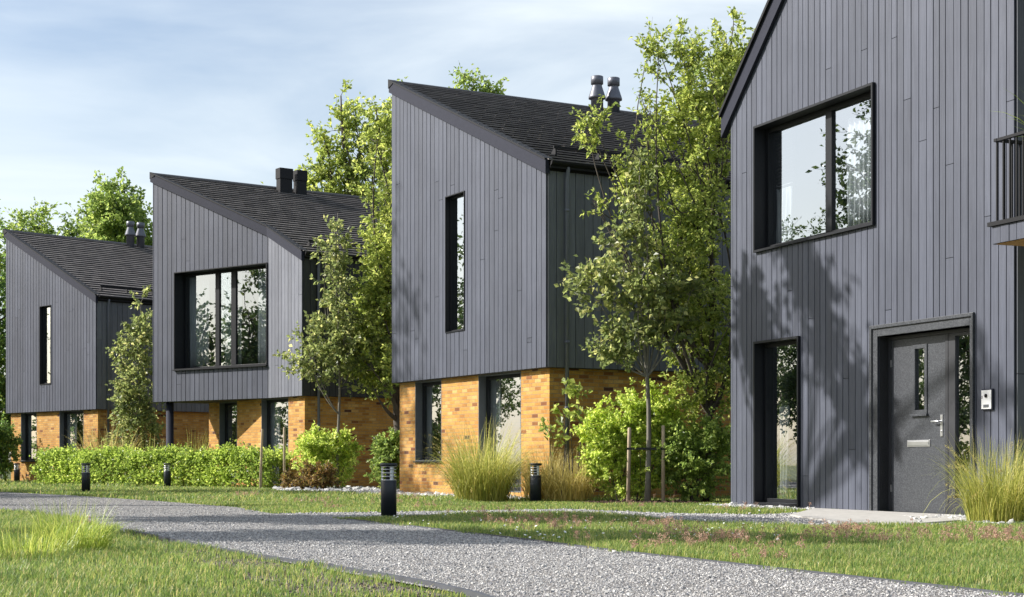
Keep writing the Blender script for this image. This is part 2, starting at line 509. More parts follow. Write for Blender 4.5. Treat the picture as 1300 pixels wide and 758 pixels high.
def roof_tiles(parent, xf, x1, ys, z, pitch_len=.25, tw=.30, seed=3):
    """tile courses from eave to ridge; ys = (y_eave, y_ridge); z(y) roof plane; xf(y) front edge"""
    rnd = random.Random(seed)
    mb = MB()
    y0, y1 = ys
    slope = (z(y1) - z(y0)) / (y1 - y0)
    ln = math.hypot(y1 - y0, z(y1) - z(y0))
    n = max(1, round(ln / pitch_len))
    dy = (y1 - y0) / n
    sgn = 1 if slope > 0 else -1
    for i in range(n):
        ya = y0 + i * dy; yb = ya + dy * 1.0
        lo, hi = ya, yb + dy * .12
        if i == n - 1: hi = y1
        x = xf((ya + yb) / 2) - .04
        off = (i % 2) * tw / 2
        first = True
        while x < x1:
            e = x + (tw - off if first and off else tw); first = False
            e = min(e, x1)
            j = rnd.uniform(-.004, .004); k = rnd.uniform(0, .004); g = .0012
            la = lo - .02 * sgn * (1 if dy * sgn > 0 else -1) * 0 + j
            P = [(x + g, la, z(lo) + .044 + k), (e - g, la, z(lo) + .044 + k), (e - g, hi, z(hi) + .002), (x + g, hi, z(hi) + .002),
                 (x + g, la, z(lo) + .070 + k), (e - g, la, z(lo) + .070 + k), (e - g, hi, z(hi) + .018), (x + g, hi, z(hi) + .018)]
            mb.hexa(P); x = e
    # boarding below the tiles
    seg = 10
    for i in range(seg):
        ya = y0 + (y1 - y0) * i / seg; yb = y0 + (y1 - y0) * (i + 1) / seg
        P = [(xf(ya), ya, z(ya) - .10), (x1, ya, z(ya) - .10), (x1, yb, z(yb) - .10), (xf(yb), yb, z(yb) - .10),
             (xf(ya), ya, z(ya)), (x1, ya, z(ya)), (x1, yb, z(yb)), (xf(yb), yb, z(yb))]
        mb.hexa(P, m=1)
    return mb.build('roof', [M['tile'], M['cap']], parent)

class House:
    def __init__(self, C, tan_side):
        n = math.hypot(tan_side, 1)
        self.C = C; self.sx = (tan_side / n, 1 / n); self.sy = (-1 / n, tan_side / n)
        self.rz = math.atan2(self.sx[1], self.sx[0])
    def along(self, u, o, t):        # distance along a local line o + t*d met by bearing u
        k = (u - U0) / FOC
        ox = self.C[0] + self.sx[0] * o[0] + self.sy[0] * o[1]; oz = self.C[1] + self.sx[1] * o[0] + self.sy[1] * o[1]
        tx = self.sx[0] * t[0] + self.sy[0] * t[1]; tz = self.sx[1] * t[0] + self.sy[1] * t[1]
        d = (k * oz - ox) / (tx - k * tz)
        return d, oz + tz * d
    def on(self, w, u, v, off=0.0):  # (d, z) on a wall
        o = w.o + w.n * off
        d, Z = self.along(u, (o.x, o.y), (w.t.x, w.t.y))
        return d, HT(v, Z)
    def local(self, X, Y):
        dx, dy = X - self.C[0], Y - self.C[1]
        return (dx * self.sx[0] + dy * self.sx[1], dx * self.sy[0] + dy * self.sy[1])
    def world(self, x, y):
        return (self.C[0] + self.sx[0] * x + self.sy[0] * y, self.C[1] + self.sx[1] * x + self.sy[1] * y)

CLAD_Z = 2.52
W_NARROW = (.175, .19, .19, .205)

def gutter_set(parent, x0, x1, zeave, pipe_x, zb=0.1, y=-.09, guard=True):
    y -= .01
    mb = MB()
    n = 8
    prof = [(.09 * math.cos(math.pi + math.pi * k / n), .09 * math.sin(math.pi + math.pi * k / n)) for k in range(n + 1)]
    inner = [(.081 * math.cos(math.pi + math.pi * k / n), .081 * math.sin(math.pi + math.pi * k / n)) for k in range(n + 1)]
    zz = zeave - .0
    for k in range(n):
        for pr in (prof, inner):
            a, b = pr[k], pr[k + 1]
            mb.face([(x0, y + a[0], zz + a[1]), (x1, y + a[0], zz + a[1]), (x1, y + b[0], zz + b[1]), (x0, y + b[0], zz + b[1])], smooth=True)
    for xx in (x0, x1):
        mb.face([(xx, y + p[0], zz + p[1]) for p in prof])
    x = x0 + .4
    while x < x1:
        mb.box((x, y + .05, zz - .01), (.03, .12, .02)); x += .9
    mb.build('gutter', M['cap'], parent)
    f = MB()
    f.box(((x0 + x1) / 2, -.005 + .0, zz - .09), (x1 - x0, .05, .16))
    f.build('fascia', M['cap'], parent)
    p = MB()
    p.tube([(pipe_x, y, zz - .05), (pipe_x, y, zz - .14), (pipe_x, -.062, zz - .34), (pipe_x, -.062, zb)], .038, 12)
    for z in np.arange(zb + .4, zz - .6, 1.25):
        p.tube([(pipe_x, -.062, z - .025), (pipe_x, -.062, z + .025)], .046, 12)
        p.box((pipe_x, -.02, z), (.05, .07, .03))
    p.build('downpipe', M['pipe'], parent)

def snow_guard(parent, x0, x1, y, z):
    s = MB()
    zz = z(y) + .21
    s.box(((x0 + x1) / 2, y, zz), (x1 - x0, .03, .05)); 
    x = x0 + .05
    while x < x1:
        s.hexa([(x - .02, y - .012, z(y) + .03), (x + .02, y - .012, z(y) + .03), (x + .02, y + .16, z(y + .16) + .03), (x - .02, y + .16, z(y + .16) + .03),
                (x - .012, y - .012, zz + .02), (x + .012, y - .012, zz + .02), (x + .012, y + .02, zz + .02), (x - .012, y + .02, zz + .02)])
        x += 1.0
    s.build('snow_guard', M['cap'], parent)

def flue(parent, x, y, zb, zt, r=.15):
    mb = MB()
    h = zt - zb
    mb.lathe([(r, 0), (r, h - .56), (r * 1.38, h - .545), (r * 1.38, h - .50), (r * .80, h - .24), (r * .80, h - .20), (r * 1.0, h - .19), (r * 1.0, h - .01), (r * .9, h)], (x, y, zb), 24)
    mb.build('flue', M['galv'], parent)

def verge(parent, segs, z, depth=.23, off=.075):
    """barge board along the sloping top of the front; segs = [(wall, d0, d1, y(d))]"""
    b = MB(); c = MB()
    for w, d0, d1, yf in segs:
        za, zb = z(yf(d0)), z(yf(d1))
        wbox(b, w, d0, d1, za - depth, za + .03, -.02, off, zb - depth, zb + .03)
        wbox(c, w, d0, d1, za + .031, za + .066, -.10, off + .02, zb + .031, zb + .066)
    vb = b.build('verge_board', M['trim'], parent)
    c.build('capping', M['cap'], vb)

def mono_house(name, label, C, tan_side, Wd, Ld, z_eave, z_ridge, slot, grounds, pipe_u, flues, side_mat, seed, widths=W_NARROW, gap=.020):
    H = House(C, tan_side)
    root = thing(name, label, 'house', (C[0], C[1], 0), H.rz)
    k = (z_ridge - z_eave) / Wd
    z = lambda y: z_eave + k * y
    front = Wall((0, 0), (0, 1), (-1, 0)); side = Wall((0, 0), (1, 0), (0, -1))
    left = Wall((0, Wd), (1, 0), (0, 1)); back = Wall((Ld, 0), (0, 1), (1, 0))
    E = .12
    # openings
    up = []
    (ua, va1, va2), (ub, vb1, vb2) = slot
    d1, z1a = H.on(front, ua, va1); _, z0a = H.on(front, ua, va2)
    d0, z1b = H.on(front, ub, vb1); _, z0b = H.on(front, ub, vb2)
    up.append((d0, d1, (z0a + z0b) / 2, (z1a + z1b) / 2))
    low = []
    for (ua, ub, vbot) in grounds:
        d1, _ = H.on(front, ua, 500, -E); d0, zb = H.on(front, ub, vbot, -E) if vbot else (H.on(front, ub, 500, -E)[0], .12)
        low.append((d0, d1, zb, CLAD_Z - .012))
    # structure
    slab_wall('wall', root, front, .025, Wd, CLAD_Z, lambda d: z(d) - .11, up, -.28, -.006, M['back'])
    sw = slab_wall('wall', root, side, .281, Ld, CLAD_Z, lambda d: z(0) - .11, [], -.28, -.006, M['back'])
    slab_wall('wall', root, left, .0, Ld, CLAD_Z, lambda d: z(Wd) - .11, [], -.28, 0, M['clad'])
    slab_wall('wall', root, back, .28, Wd - .28, 0, lambda d: z(d) - .11, [], -.28, 0, M['clad'])
    planks('cladding', root, front, 0, Wd, CLAD_Z, lambda d: z(d) - .16, up, M['clad'], widths, gap, .024, seed)
    planks('cladding', root, side, .003, Ld, CLAD_Z, lambda d: z(0) - .12, [], side_mat, (.19, .19, .21), .012, .022, seed + 1)
    slab_wall('brick_wall', root, front, E, Wd - E, -.1, lambda d: CLAD_Z - .01, low, -E - .3, -E, M['brick'])
    slab_wall('brick_wall', root, side, E + .3, Ld, -.1, lambda d: CLAD_Z - .01, [], -E - .3, -E, M['brick'])
    slab_wall('brick_wall', root, left, E + .3, Ld, -.1, lambda d: CLAD_Z - .01, [], -E - .3, -E, M['brick'])
    s = MB(); s.poly_slab([(.002, .002), (Ld, .002), (Ld, Wd - .002), (.002, Wd - .002)], CLAD_Z - .008, CLAD_Z + .2); s.build('soffit', M['soffit'], root)
    inn = MB(); inn.box((3.2, Wd / 2, CLAD_Z / 2), (.1, Wd - .9, CLAD_Z - .1)); inn.box((3.2, Wd / 2, CLAD_Z + 1.9), (.1, Wd - .7, 3.2)); inn.build('partition', M['inner'], root)
    # windows
    for (a, b, c, e) in up:
        window(root, front, a, b, c, e, rec=.09, proud=.02, fw=.036, face=.024, sill=False, lt=.02)
    for (a, b, c, e) in low:
        window(root, front, a, b, c, e, rec=.17, fw=.07, lin=M['reveal'], face=-E, sill=c > .3)
    # roof
    roof_tiles(root, lambda y: 0.0, Ld, (-.12, Wd), z, seed=seed)
    verge(root, [(front, -.06, Wd + .05, lambda d: d)], z)
    rc = MB(); zz = z(Wd)
    rc.hexa([(-.09, Wd - .16, zz - .06), (Ld, Wd - .16, zz - .06), (Ld, Wd + .06, zz - .12), (-.09, Wd + .06, zz - .12),
             (-.09, Wd - .16, zz - .16 * k + .07), (Ld, Wd - .16, zz - .16 * k + .07), (Ld, Wd + .06, zz + .085), (-.09, Wd + .06, zz + .085)])
    rc.build('ridge_cap', M['cap'], root)
    pd, _ = H.along(pipe_u, (0, -.06), (1, 0))
    gutter_set(root, .0, Ld, z_eave - .02, pd)
    snow_guard(root, .35, Ld - .3, .35, z)
    for (fu, fv) in flues:
        fx, FZ = H.along(fu, (0, Wd - .3), (1, 0))
        flue(root, fx, Wd - .3, z(Wd - .3) - .1, HT(fv, FZ))
    return H, root, front, side

H3, h3, f3, s3 = mono_house('slate_roofed_house', 'grey boarded middle house with narrow slot window above brick and a tall grass clump',
    (.666, 29.79), 1.775, 6.88, 11, 6.42, 9.33, ((567.2, 249.2, 422.8), (591.5, 243, 419.8)),
    [(527, 560.5, 585.5), (607.3, 661.6, None)], 719.8, [(758, 97), (779, 99)], M['clad_side'], 31)
H1, h1, f1, s1 = mono_house('slate_roofed_house', 'farthest grey boarded house, its brick ground floor partly behind the left hedge end',
    (-13.99, 53.06), .985, 6.24, 11, 6.35, 9.15, ((51.5, 389.2, 489), (65.7, 387, 487.4)),
    [(26.4, 46.7, 585.3), (75.4, 106.2, None)], 137.5, [(165.5, 281.3), (178.5, 283)], M['clad_side'], 11, gap=.026)

# ---- the house with the angled bay (second from the left)
def bay_house():
    C = (-5.63, 42.4); H = House(C, 1.4)
    root = thing('slate_roofed_house', 'grey boarded house with big corner window bay carried on a slim column above the hedge', 'house', (C[0], C[1], 0), H.rz)
    Ld = 12; yF = 2.007; LP = (-1.465, 6.67); Wd = 6.67
    k = .433; ze = 6.40
    z = lambda y: ze + k * y
    front = Wall((0, 0), (0, 1), (-1, 0)); side = Wall((0, 0), (1, 0), (0, -1))
    bt = Vector((LP[0], LP[1] - yF)); bl = bt.length; bt.normalize()
    bay = Wall((0, yF), bt, (-bt.y, bt.x))
    yb = lambda d: yF + bt.y * d
    left = Wall(LP, (1, 0), (0, 1)); back = Wall((Ld, 0), (0, 1), (1, 0))
    xf = lambda y: 0.0 if y < yF else LP[0] * (y - yF) / (Wd - yF)
    E = .12
    # big window on the bay
    d1, zt1 = H.on(bay, 222.3, 346.2); _, zb1 = H.on(bay, 222.3, 469.7)
    big = (.0, d1, zb1, zt1)
    big = (.035, d1, zb1, zt1)
    low = []
    for ua, ub in ((278.4, 301.0), (331.8, 366.2)):
        b_, _ = H.on(front, ua, 500, -E); a_, _ = H.on(front, ub, 500, -E)
        low.append((a_, b_, .12, CLAD_Z - .012))
    pier = H.on(front, 265.3, 500, -E)[0]
    slab_wall('wall', root, front, .025, yF, CLAD_Z, lambda d: z(d) - .11, [], -.28, -.006, M['back'])
    slab_wall('wall', root, bay, .0, bl, CLAD_Z, lambda d: z(yb(d)) - .11, [big], -.28, -.006, M['back'])
    slab_wall('wall', root, side, .281, Ld, CLAD_Z, lambda d: z(0) - .11, [], -.28, -.006, M['back'])
    slab_wall('wall', root, left, .28, Ld, CLAD_Z, lambda d: z(Wd) - .11, [], -.28, 0, M['clad'])
    slab_wall('wall', root, back, .28, Wd - .28, 0, lambda d: z(d) - .11, [], -.28, 0, M['clad'])
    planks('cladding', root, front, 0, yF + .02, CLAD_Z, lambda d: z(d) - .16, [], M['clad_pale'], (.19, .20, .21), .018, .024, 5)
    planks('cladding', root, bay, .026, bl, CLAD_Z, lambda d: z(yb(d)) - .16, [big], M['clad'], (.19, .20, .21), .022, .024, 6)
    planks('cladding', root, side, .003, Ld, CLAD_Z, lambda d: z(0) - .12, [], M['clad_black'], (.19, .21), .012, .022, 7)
    slab_wall('brick_wall', root, front, E, pier, -.1, lambda d: CLAD_Z - .01, low, -E - .3, -E, M['brick'])
    slab_wall('brick_wall', root, side, E + .3, Ld, -.1, lambda d: CLAD_Z - .01, [], -E - .3, -E, M['brick'])
    slab_wall('brick_wall', root, Wall((0, pier), (1, 0), (0, 1)), E + .3, Ld, -.1, lambda d: CLAD_Z - .01, [], -.3, 0, M['brick'])
    s = MB(); s.poly_slab([(.002, .002), (Ld, .002), (Ld, Wd - .002), (LP[0] + .004, Wd - .004), (.004, yF)], CLAD_Z - .008, CLAD_Z + .2); s.build('soffit', M['soffit'], root)
    inn = MB(); inn.box((3.2, pier / 2, CLAD_Z / 2), (.1, pier - .9, CLAD_Z - .1)); inn.box((3.0, Wd / 2, CLAD_Z + 1.9), (.1, Wd - .7, 3.2)); inn.build('partition', M['inner'], root)
    # split positions of the bay window from its mullions
    dl, dr = big[0] + .025, big[1] - .025
    rec = .36
    def frac(u):
        d, _ = H.on(bay, u, 400, .024 - rec)
        return (d - dl) / (dr - dl)
    window(root, bay, *big, rec=rec, proud=.03, fw=.06, splits=[(frac(276.0), .17), (frac(296.5), .20)], face=.024, sill=True)
    for (a, b, c, e) in low:
        window(root, front, a, b, c, e, rec=.17, fw=.07, lin=M['reveal'], face=-E, sill=False)
    roof_tiles(root, xf, Ld, (-.12, Wd), z, seed=9)
    verge(root, [(front, -.06, yF, lambda d: d), (bay, 0.0, bl + .05, yb)], z)
    rc = MB(); zz = z(Wd)
    rc.hexa([(LP[0] - .05, Wd - .16, zz - .06), (Ld, Wd - .16, zz - .06), (Ld, Wd + .06, zz - .12), (LP[0] - .09, Wd + .06, zz - .12),
             (LP[0] - .05, Wd - .16, zz - .16 * k + .07), (Ld, Wd - .16, zz - .16 * k + .07), (Ld, Wd + .06, zz + .085), (LP[0] - .09, Wd + .06, zz + .085)])
    rc.build('ridge_cap', M['cap'], root)
    pd, _ = H.along(404.6, (0, -.06), (1, 0))
    gutter_set(root, .0, Ld, ze - .02, pd)
    snow_guard(root, .35, Ld - .3, .35, z)
    # twin box chimney
    for u, vt, w_ in ((361.0, 214.4, .46), (381.0, 217.0, .36)):
        yy = Wd - .5
        cx, CZ = H.along(u, (0, yy), (1, 0)); zt = HT(vt, CZ); zb = z(yy) - .2
        c = MB(); c.box((cx, yy, (zb + zt - .33) / 2), (w_ * .92, .27, zt - .33 - zb)); c.box((cx, yy, zt - .165), (w_, .31, .33)); c.box((cx, yy, zt - .345), (w_ * .8, .24, .04))
        c.build('chimney', M['cap'], root, .008)
    # the slim round column below the bay
    dc, CZ = H.along(215.7, (LP[0] + .40, Wd - .35), (bt.x, bt.y))
    p = MB(); px, py = LP[0] + .40 + bt.x * dc, Wd - .35 + bt.y * dc
    p.lathe([(.17, 0), (.17, .02), (.112, .025), (.112, CLAD_Z - .012)], (px, py, 0), 20)
    p.build('column', M['trim'], root)
    return H, root, front, bay, big
H2, h2, f2, b2, big2 = bay_house()

# ---- the near house at the right
def near_house():
    Lx, LZ = 3.577, 25.64
    t = 2.4; n = math.hypot(t, 1); sy = (-1 / n, t / n)
    Wd = 6.80
    C = (Lx - sy[0] * Wd, LZ - sy[1] * Wd); H = House(C, t)
    root = thing('gabled_house', 'near tall grey boarded gable house with front door, letter slot and balcony at right edge', 'house', (C[0], C[1], 0), H.rz)
    front = Wall((0, 0), (0, 1), (-1, 0)); side = Wall((0, 0), (1, 0), (0, -1))
    yr = 2.4; k = .965; zl = 6.52; zr = zl + k * (Wd - yr); y_low = -2.0
    zt = lambda d: zl + k * (Wd - d) if d > yr else zr - k * (yr - d)
    Ld = 10
    # openings
    dA, tA = H.on(front, 961.4, 160); _, bA = H.on(front, 963.7, 319.7)
    dB, tB = H.on(front, 1113.4, 106.3); _, bB = H.on(front, 1113.4, 287)
    up = (dB, dA, (bA + bB) / 2, (tA + tB) / 2)
    d1, t1 = H.on(front, 960.9, 434.6); d0, t0 = H.on(front, 1018.0, 426.0)
    lo = (d0, d1, .05, (t1 + t0) / 2)
    dl, tl = H.on(front, 1107.6, 414.4); dr, tr = H.on(front, 1239.5, 396.2)
    dz = (tl + tr) / 2
    tw = .16
    tr_ = .09
    door = (dr + tr_, dl - tw, -.05, dz - tw)
    ops = [up, lo, door]
    slab_wall('wall', root, front, 0.02, Wd, -.1, lambda d: zt(d) - .11, ops, -.30, -.006, M['back'], [yr])
    wing = Wall((.6, 0), (0, -1), (-1, 0)); wing_op = [(.55, 1.75, 3.62, 5.70)]
    slab_wall('wall', root, wing, 0, 2.0, -.1, lambda d: zt(-d) - .13, wing_op, -.3, -.006, M['back'])
    planks('cladding', root, wing, 0.03, 2.0, .03, lambda d: zt(-d) - .18, wing_op, M['clad_side'], (.14, .15), .012, .022, 41)
    window(root, wing, *wing_op[0], rec=.10, fw=.07, splits=[(.5, .10)], face=.022, sill=False)
    slab_wall('wall', root, Wall((.6, -2.0), (1, 0), (0, -1)), 0, Ld - .6, -.1, lambda d: zt(-2.0) - .13, [], -.29, 0, M['clad_side'])
    slab_wall('wall', root, side, .301, .6, -.1, lambda d: zt(0) - .15, [], -.29, -.004, M['clad_side'])
    slab_wall('wall', root, Wall((0, Wd), (1, 0), (0, 1)), .0, Ld, -.1, lambda d: zl - .11, [], -.3, 0, M['clad'])
    slab_wall('wall', root, Wall((Ld, 0), (0, 1), (1, 0)), -1.7, Wd - .31, -.1, lambda d: zt(d) - .15, [], -.3, 0, M['clad'], [yr])
    planks('cladding', root, front, 0, Wd, .03, lambda d: zt(d) - .16, ops, M['clad'], (.125, .145, .145, .165), .015, .024, 21, [yr], .5)
    planks('cladding', root, side, .004, .58, .03, lambda d: zt(0) - .2, [], M['clad_side'], (.14,), .011, .022, 22)
    inn = MB(); inn.box((3.4, Wd / 2, 1.3), (.1, Wd - .7, 2.5)); inn.box((3.4, Wd / 2, 4.4), (.1, Wd - .7, 3.0)); inn.build('partition', M['inner'], root)
    fl = MB(); fl.poly_slab([(.31, .31), (Ld - .3, .31), (Ld - .3, Wd - .31), (.31, Wd - .31)], 2.75, 2.95); fl.build('floor_slab', M['inner'], root)
    # windows
    def frac(wd, u, rec):
        d, _ = H.on(front, u, 200, .024 - rec)
        return (d - wd[0] - .035) / (wd[1] - wd[0] - .07)
    w1 = window(root, front, *up, rec=.165, proud=.055, fw=.075, splits=[(frac(up, 1052.0, .165), .16)], face=.024, lt=.035, sill=False)
    w2 = window(root, front, *lo, rec=.13, proud=.045, fw=.06, face=.024, lt=.035, sill=False)
    # door
    rec = .17
    g = MB()
    o = .024
    # outer moulded surround: two stepped bands
    for (a, b, f, q) in ((0, .05, .06, .035), (.05, tw, .035, tr_)):
        ra = 0 if a == 0 else .035
        wbox(g, front, dl - b, dl - a, .0, dz - a, -.25, f); wbox(g, front, dr + ra, dr + q, .0, dz - a, -.25, f)
        wbox(g, front, dr + q, dl - b, dz - b, dz - a, -.25, f)
    sur = g.build('door_surround', M['door'], root, .006)
    a, b = door[0], door[1]; top = door[3]
    fr = MB(); fo, fi = o - rec, o - rec - .09
    e = .05
    dm1, _ = H.on(front, 1201.5, 500, fo); # between leaf and side light
    fr_m = M['black']
    wbox(fr, front, a, a + e, 0, top, fi, fo); wbox(fr, front, b - e, b, 0, top, fi, fo); wbox(fr, front, a + e, b - e, top - e, top, fi, fo)
    wbox(fr, front, dm1 - .03, dm1 + .03, 0, top - e, fi, fo); wbox(fr, front, a + e, dm1 - .03, 0, .16, fi, fo)
    wbox(fr, front, dm1 + .03, b - e, .0, .025, fi, fo)
    # side light frame
    sd = (a + e, dm1 - .03)
    gl0, gl1 = sorted((H.on(front, 1231.5, 500, fo)[0], H.on(front, 1212.0, 500, fo)[0]))
    gl0 = max(gl0, sd[0] + .03)
    gt = H.on(front, 1221, 425.5, fo)[1]
    wbox(fr, front, gl1, sd[1], .16, top - e, fi, fo - .006); wbox(fr, front, sd[0], gl0, .16, top - e, fi, fo - .006)
    wbox(fr, front, gl0, gl1, gt, top - e, fi, fo - .006); wbox(fr, front, gl0, gl1, .16, .24, fi, fo - .006)
    frame = fr.build('door_frame', plain('dark_grey_door_frame', (.026, .027, .032), .45), root, .004)
    p = MB(); q = fo - .04
    p.face([front.P(gl0, .24, q), front.P(gl1, .24, q), front.P(gl1, gt, q), front.P(gl0, gt, q)]); p.build('pane', M['glass'], frame)
    # leaf
    la, lb, lz0, lz1 = dm1 + .034, b - e - .004, .03, top - e - .004
    vg0, vg1 = sorted((H.on(front, 1173.0, 480, fo)[0], H.on(front, 1161.0, 480, fo)[0]))
    vz1 = H.on(front, 1167, 442.5, fo)[1]; vz0 = H.on(front, 1167, 520.5, fo)[1]
    lf = MB(); lo_, li = fo - .018, fo - .07
    op = [(vg0, vg1, vz0, vz1)]
    for x0, x1 in strips(la, lb, op):
        for z0, z1, last in free(x0, x1, lz0, None, op):
            wbox(lf, front, x0, x1, z0, lz1 if last else z1, li, lo_)
    leaf = lf.build('door', M['door'], root)
    fr2 = MB(); e2 = .055
    for (x0, x1, z0, z1) in ((vg0 - e2, vg0, vz0 - e2, vz1 + e2), (vg1, vg1 + e2, vz0 - e2, vz1 + e2), (vg0, vg1, vz1, vz1 + e2), (vg0, vg1, vz0 - e2, vz0)):
        wbox(fr2, front, x0, x1, z0, z1, li, lo_ + .016)
    wbox(fr2, front, vg0 - e2 - .02, vg1 + e2 + .02, vz0 - e2 - .03, vz0 - e2, li, lo_ + .04)
    fr2.build('vision_frame', M['door'], leaf, .003)
    p = MB(); q = lo_ - .02
    p.face([front.P(vg0, vz0, q), front.P(vg1, vz0, q), front.P(vg1, vz1, q), front.P(vg0, vz1, q)]); p.build('pane', M['glass'], leaf)
    # handle
    hd, hz1 = H.on(front, 1194.5, 526.5, fo); _, hz0 = H.on(front, 1194.5, 554, fo)
    hp = MB(); wbox(hp, front, hd - .024, hd + .024, hz0, hz1, lo_, lo_ + .012)
    zc = hz1 - (hz1 - hz0) * .30
    hp.tube([front.P(hd, zc, lo_ + .01), front.P(hd, zc, lo_ + .06), front.P(hd + .02, zc, lo_ + .066), front.P(hd + .15, zc, lo_ + .062)], .012, 10)
    hp.tube([front.P(hd, hz0 + .07, lo_ + .011), front.P(hd, hz0 + .07, lo_ + .02)], .014, 12)
    hp.build('handle', M['steel'], leaf, .003)
    # letter slot
    s0, _ = H.on(front, 1179.5, 563, fo); s1, sz = H.on(front, 1151, 563.2, fo)
    sl = MB(); wbox(sl, front, s0, s1, sz - .045, sz + .045, lo_, lo_ + .012); wbox(sl, front, s0 + .02, s1 - .02, sz - .026, sz + .03, lo_ + .012, lo_ + .02)
    sl.build('letter_slot', M['steel'], leaf, .004)
    for z in (lz1 - .32, .35):
        hg = MB(); wbox(hg, front, lb - .012, lb + .012, z - .05, z + .05, lo_, lo_ + .014); hg.build('hinge', M['steel'], leaf)
    # intercom
    i0, it = H.on(front, 1264.2, 493.5); i1, ib = H.on(front, 1249.8, 521)
    im = MB(); wbox(im, front, i0, i1, ib, it, .02, .055); ic = im.build('intercom', M['trim'], root, .006)
    pl = MB(); wbox(pl, front, i0 + .014, i1 - .014, ib + .014, it - .014, .056, .062); pl.build('face_plate', M['white'], ic, .002)
    cm = (i0 + i1) / 2; hh = it - ib
    le = MB(); le.tube([front.P(cm, it - hh * .32, .062), front.P(cm, it - hh * .32, .074)], .024, 16); le.build('camera', M['lens'], ic)
    bu = MB(); wbox(bu, front, cm - .05, cm + .05, ib + hh * .12, ib + hh * .26, .062, .066); bu.build('name_plate', M['reveal'], ic)
    dt = MB()
    for q in range(4): dt.tube([front.P(i1 - .03, it - hh * (.34 + .035 * q), .062), front.P(i1 - .03, it - hh * (.34 + .035 * q), .066)], .005, 8)
    dt.build('button', M['lens'], ic)
    # roof
    rr = roof_tiles(root, lambda y: 0.0, Ld, (Wd + .22, yr), zt, seed=12)
    roof_tiles(root, lambda y: 0.0, Ld, (y_low - .1, yr), zt, seed=13)
    b_ = MB(); c_ = MB()
    for d0_, d1_ in ((yr, Wd + .2), (y_low, yr)):
        za, zb = zt(d0_), zt(d1_)
        wbox(b_, front, d0_, d1_, za - .30, za + .03, -.02, .085, zb - .30, zb + .03)
        wbox(c_, front, d0_, d1_, za + .031, za + .10, -.10, .13, zb + .031, zb + .10)
    vb = b_.build('verge_board', M['trim'], root); c_.build('capping', M['cap'], vb)
    gm = MB(); gm.tube([(-.05, Wd + .16, zt(Wd + .16) - .10), (Ld, Wd + .16, zt(Wd + .16) - .10)], .06, 10); gm.build('gutter', M['cap'], root)
    # balcony round the corner
    yb0, xb = .10, -.62
    def solve():
        # front-left corner at bearing 1261 for the chosen projection
        d, Z = H.along(1261.0, (xb, 0), (0, 1))
        return d, Z
    yb0, ZB = solve()
    zb_top = HT(283, ZB); zb_bot = HT(309, ZB); zrail = HT(178.5, ZB)
    ys, ye = yb0, -1.96
    bal = MB(); bal.box(((xb + .6) / 2 - .0, (ys + ye) / 2, (zb_top + zb_bot) / 2), (.6 - xb, ys - ye, zb_top - zb_bot - .07))
    balc = bal.build('balcony', M['soffit'], root)
    fw = Wall((xb, ye), (0, 1), (-1, 0))
    planks('cladding', balc, fw, 0, ys - ye, zb_bot - .01, lambda d: zb_top - .05, [], M['clad'], (.13, .155), .011, .022, 33)
    lw = Wall((xb, ys), (1, 0), (0, 1))
    planks('cladding', balc, lw, 0.0, -xb - .03, zb_bot - .01, lambda d: zb_top - .05, [], M['clad'], (.13, .155), .011, .022, 34)
    so = MB(); so.box(((xb + .6) / 2, (ys + ye) / 2, zb_bot - .005), (.6 - xb - .05, ys - ye - .05, .02)); so.build('soffit', M['timber'], balc)
    cp = MB(); cp.box(((xb - .05 + .58) / 2, (ys + .05 + ye) / 2, zb_top - .02), (.58 - xb + .05, ys - ye + .05, .05)); cp.build('deck', M['cap'], balc)
    rl = MB()
    rl.box((xb + .03, (ys + ye) / 2, zrail), (.05, ys - ye, .035)); rl.box(((xb - .03) / 2, ys - .03, zrail), (-xb - .03, .05, .035))
    y = ys - .03
    while y > ye: rl.box((xb + .03, y, (zrail + zb_top) / 2), (.018, .018, zrail - zb_top)); y -= .115
    x = xb + .14
    while x < -.04: rl.box((x, ys - .03, (zrail + zb_top) / 2), (.018, .018, zrail - zb_top)); x += .115
    rl.build('railing', M['cap'], balc)
    return H, root, front, up, lo, door, (xb, ys, zb_top, zrail)
H4, h4, f4, up4, lo4, door4, bal4 = near_house()

# ---------------------------------------------------------------- things in the rooms
def put(o, H):
    o.location = (H.C[0], H.C[1], 0); o.rotation_euler = (0, 0, H.rz); return o

def curtain(H, w, d0, d1, z0, z1, off, label, amp=.045, waves=7, group=None, name='curtain'):
    n = 60; rows = 5
    V = []
    for j in range(rows + 1):
        for i in range(n + 1):
            s = i / n
            z = z0 + (z1 - z0) * j / rows
            a = amp * (1 - .4 * j / rows)
            q = off + a * math.sin(s * waves * 2 * math.pi + .6 * math.sin(3 * s)) + .3 * a * math.sin(s * waves * 5.1 + j)
            V.append(w.P(d0 + (d1 - d0) * s, z, q))
    F = [(j * (n + 1) + i, j * (n + 1) + i + 1, (j + 1) * (n + 1) + i + 1, (j + 1) * (n + 1) + i) for j in range(rows) for i in range(n)]
    o = np_mesh(name, V, F, M['curtain'], None, True)
    so = o.modifiers.new('cloth', 'SOLIDIFY'); so.thickness = .003
    put(o, H); tag(o, label, 'curtain', group)
    return o

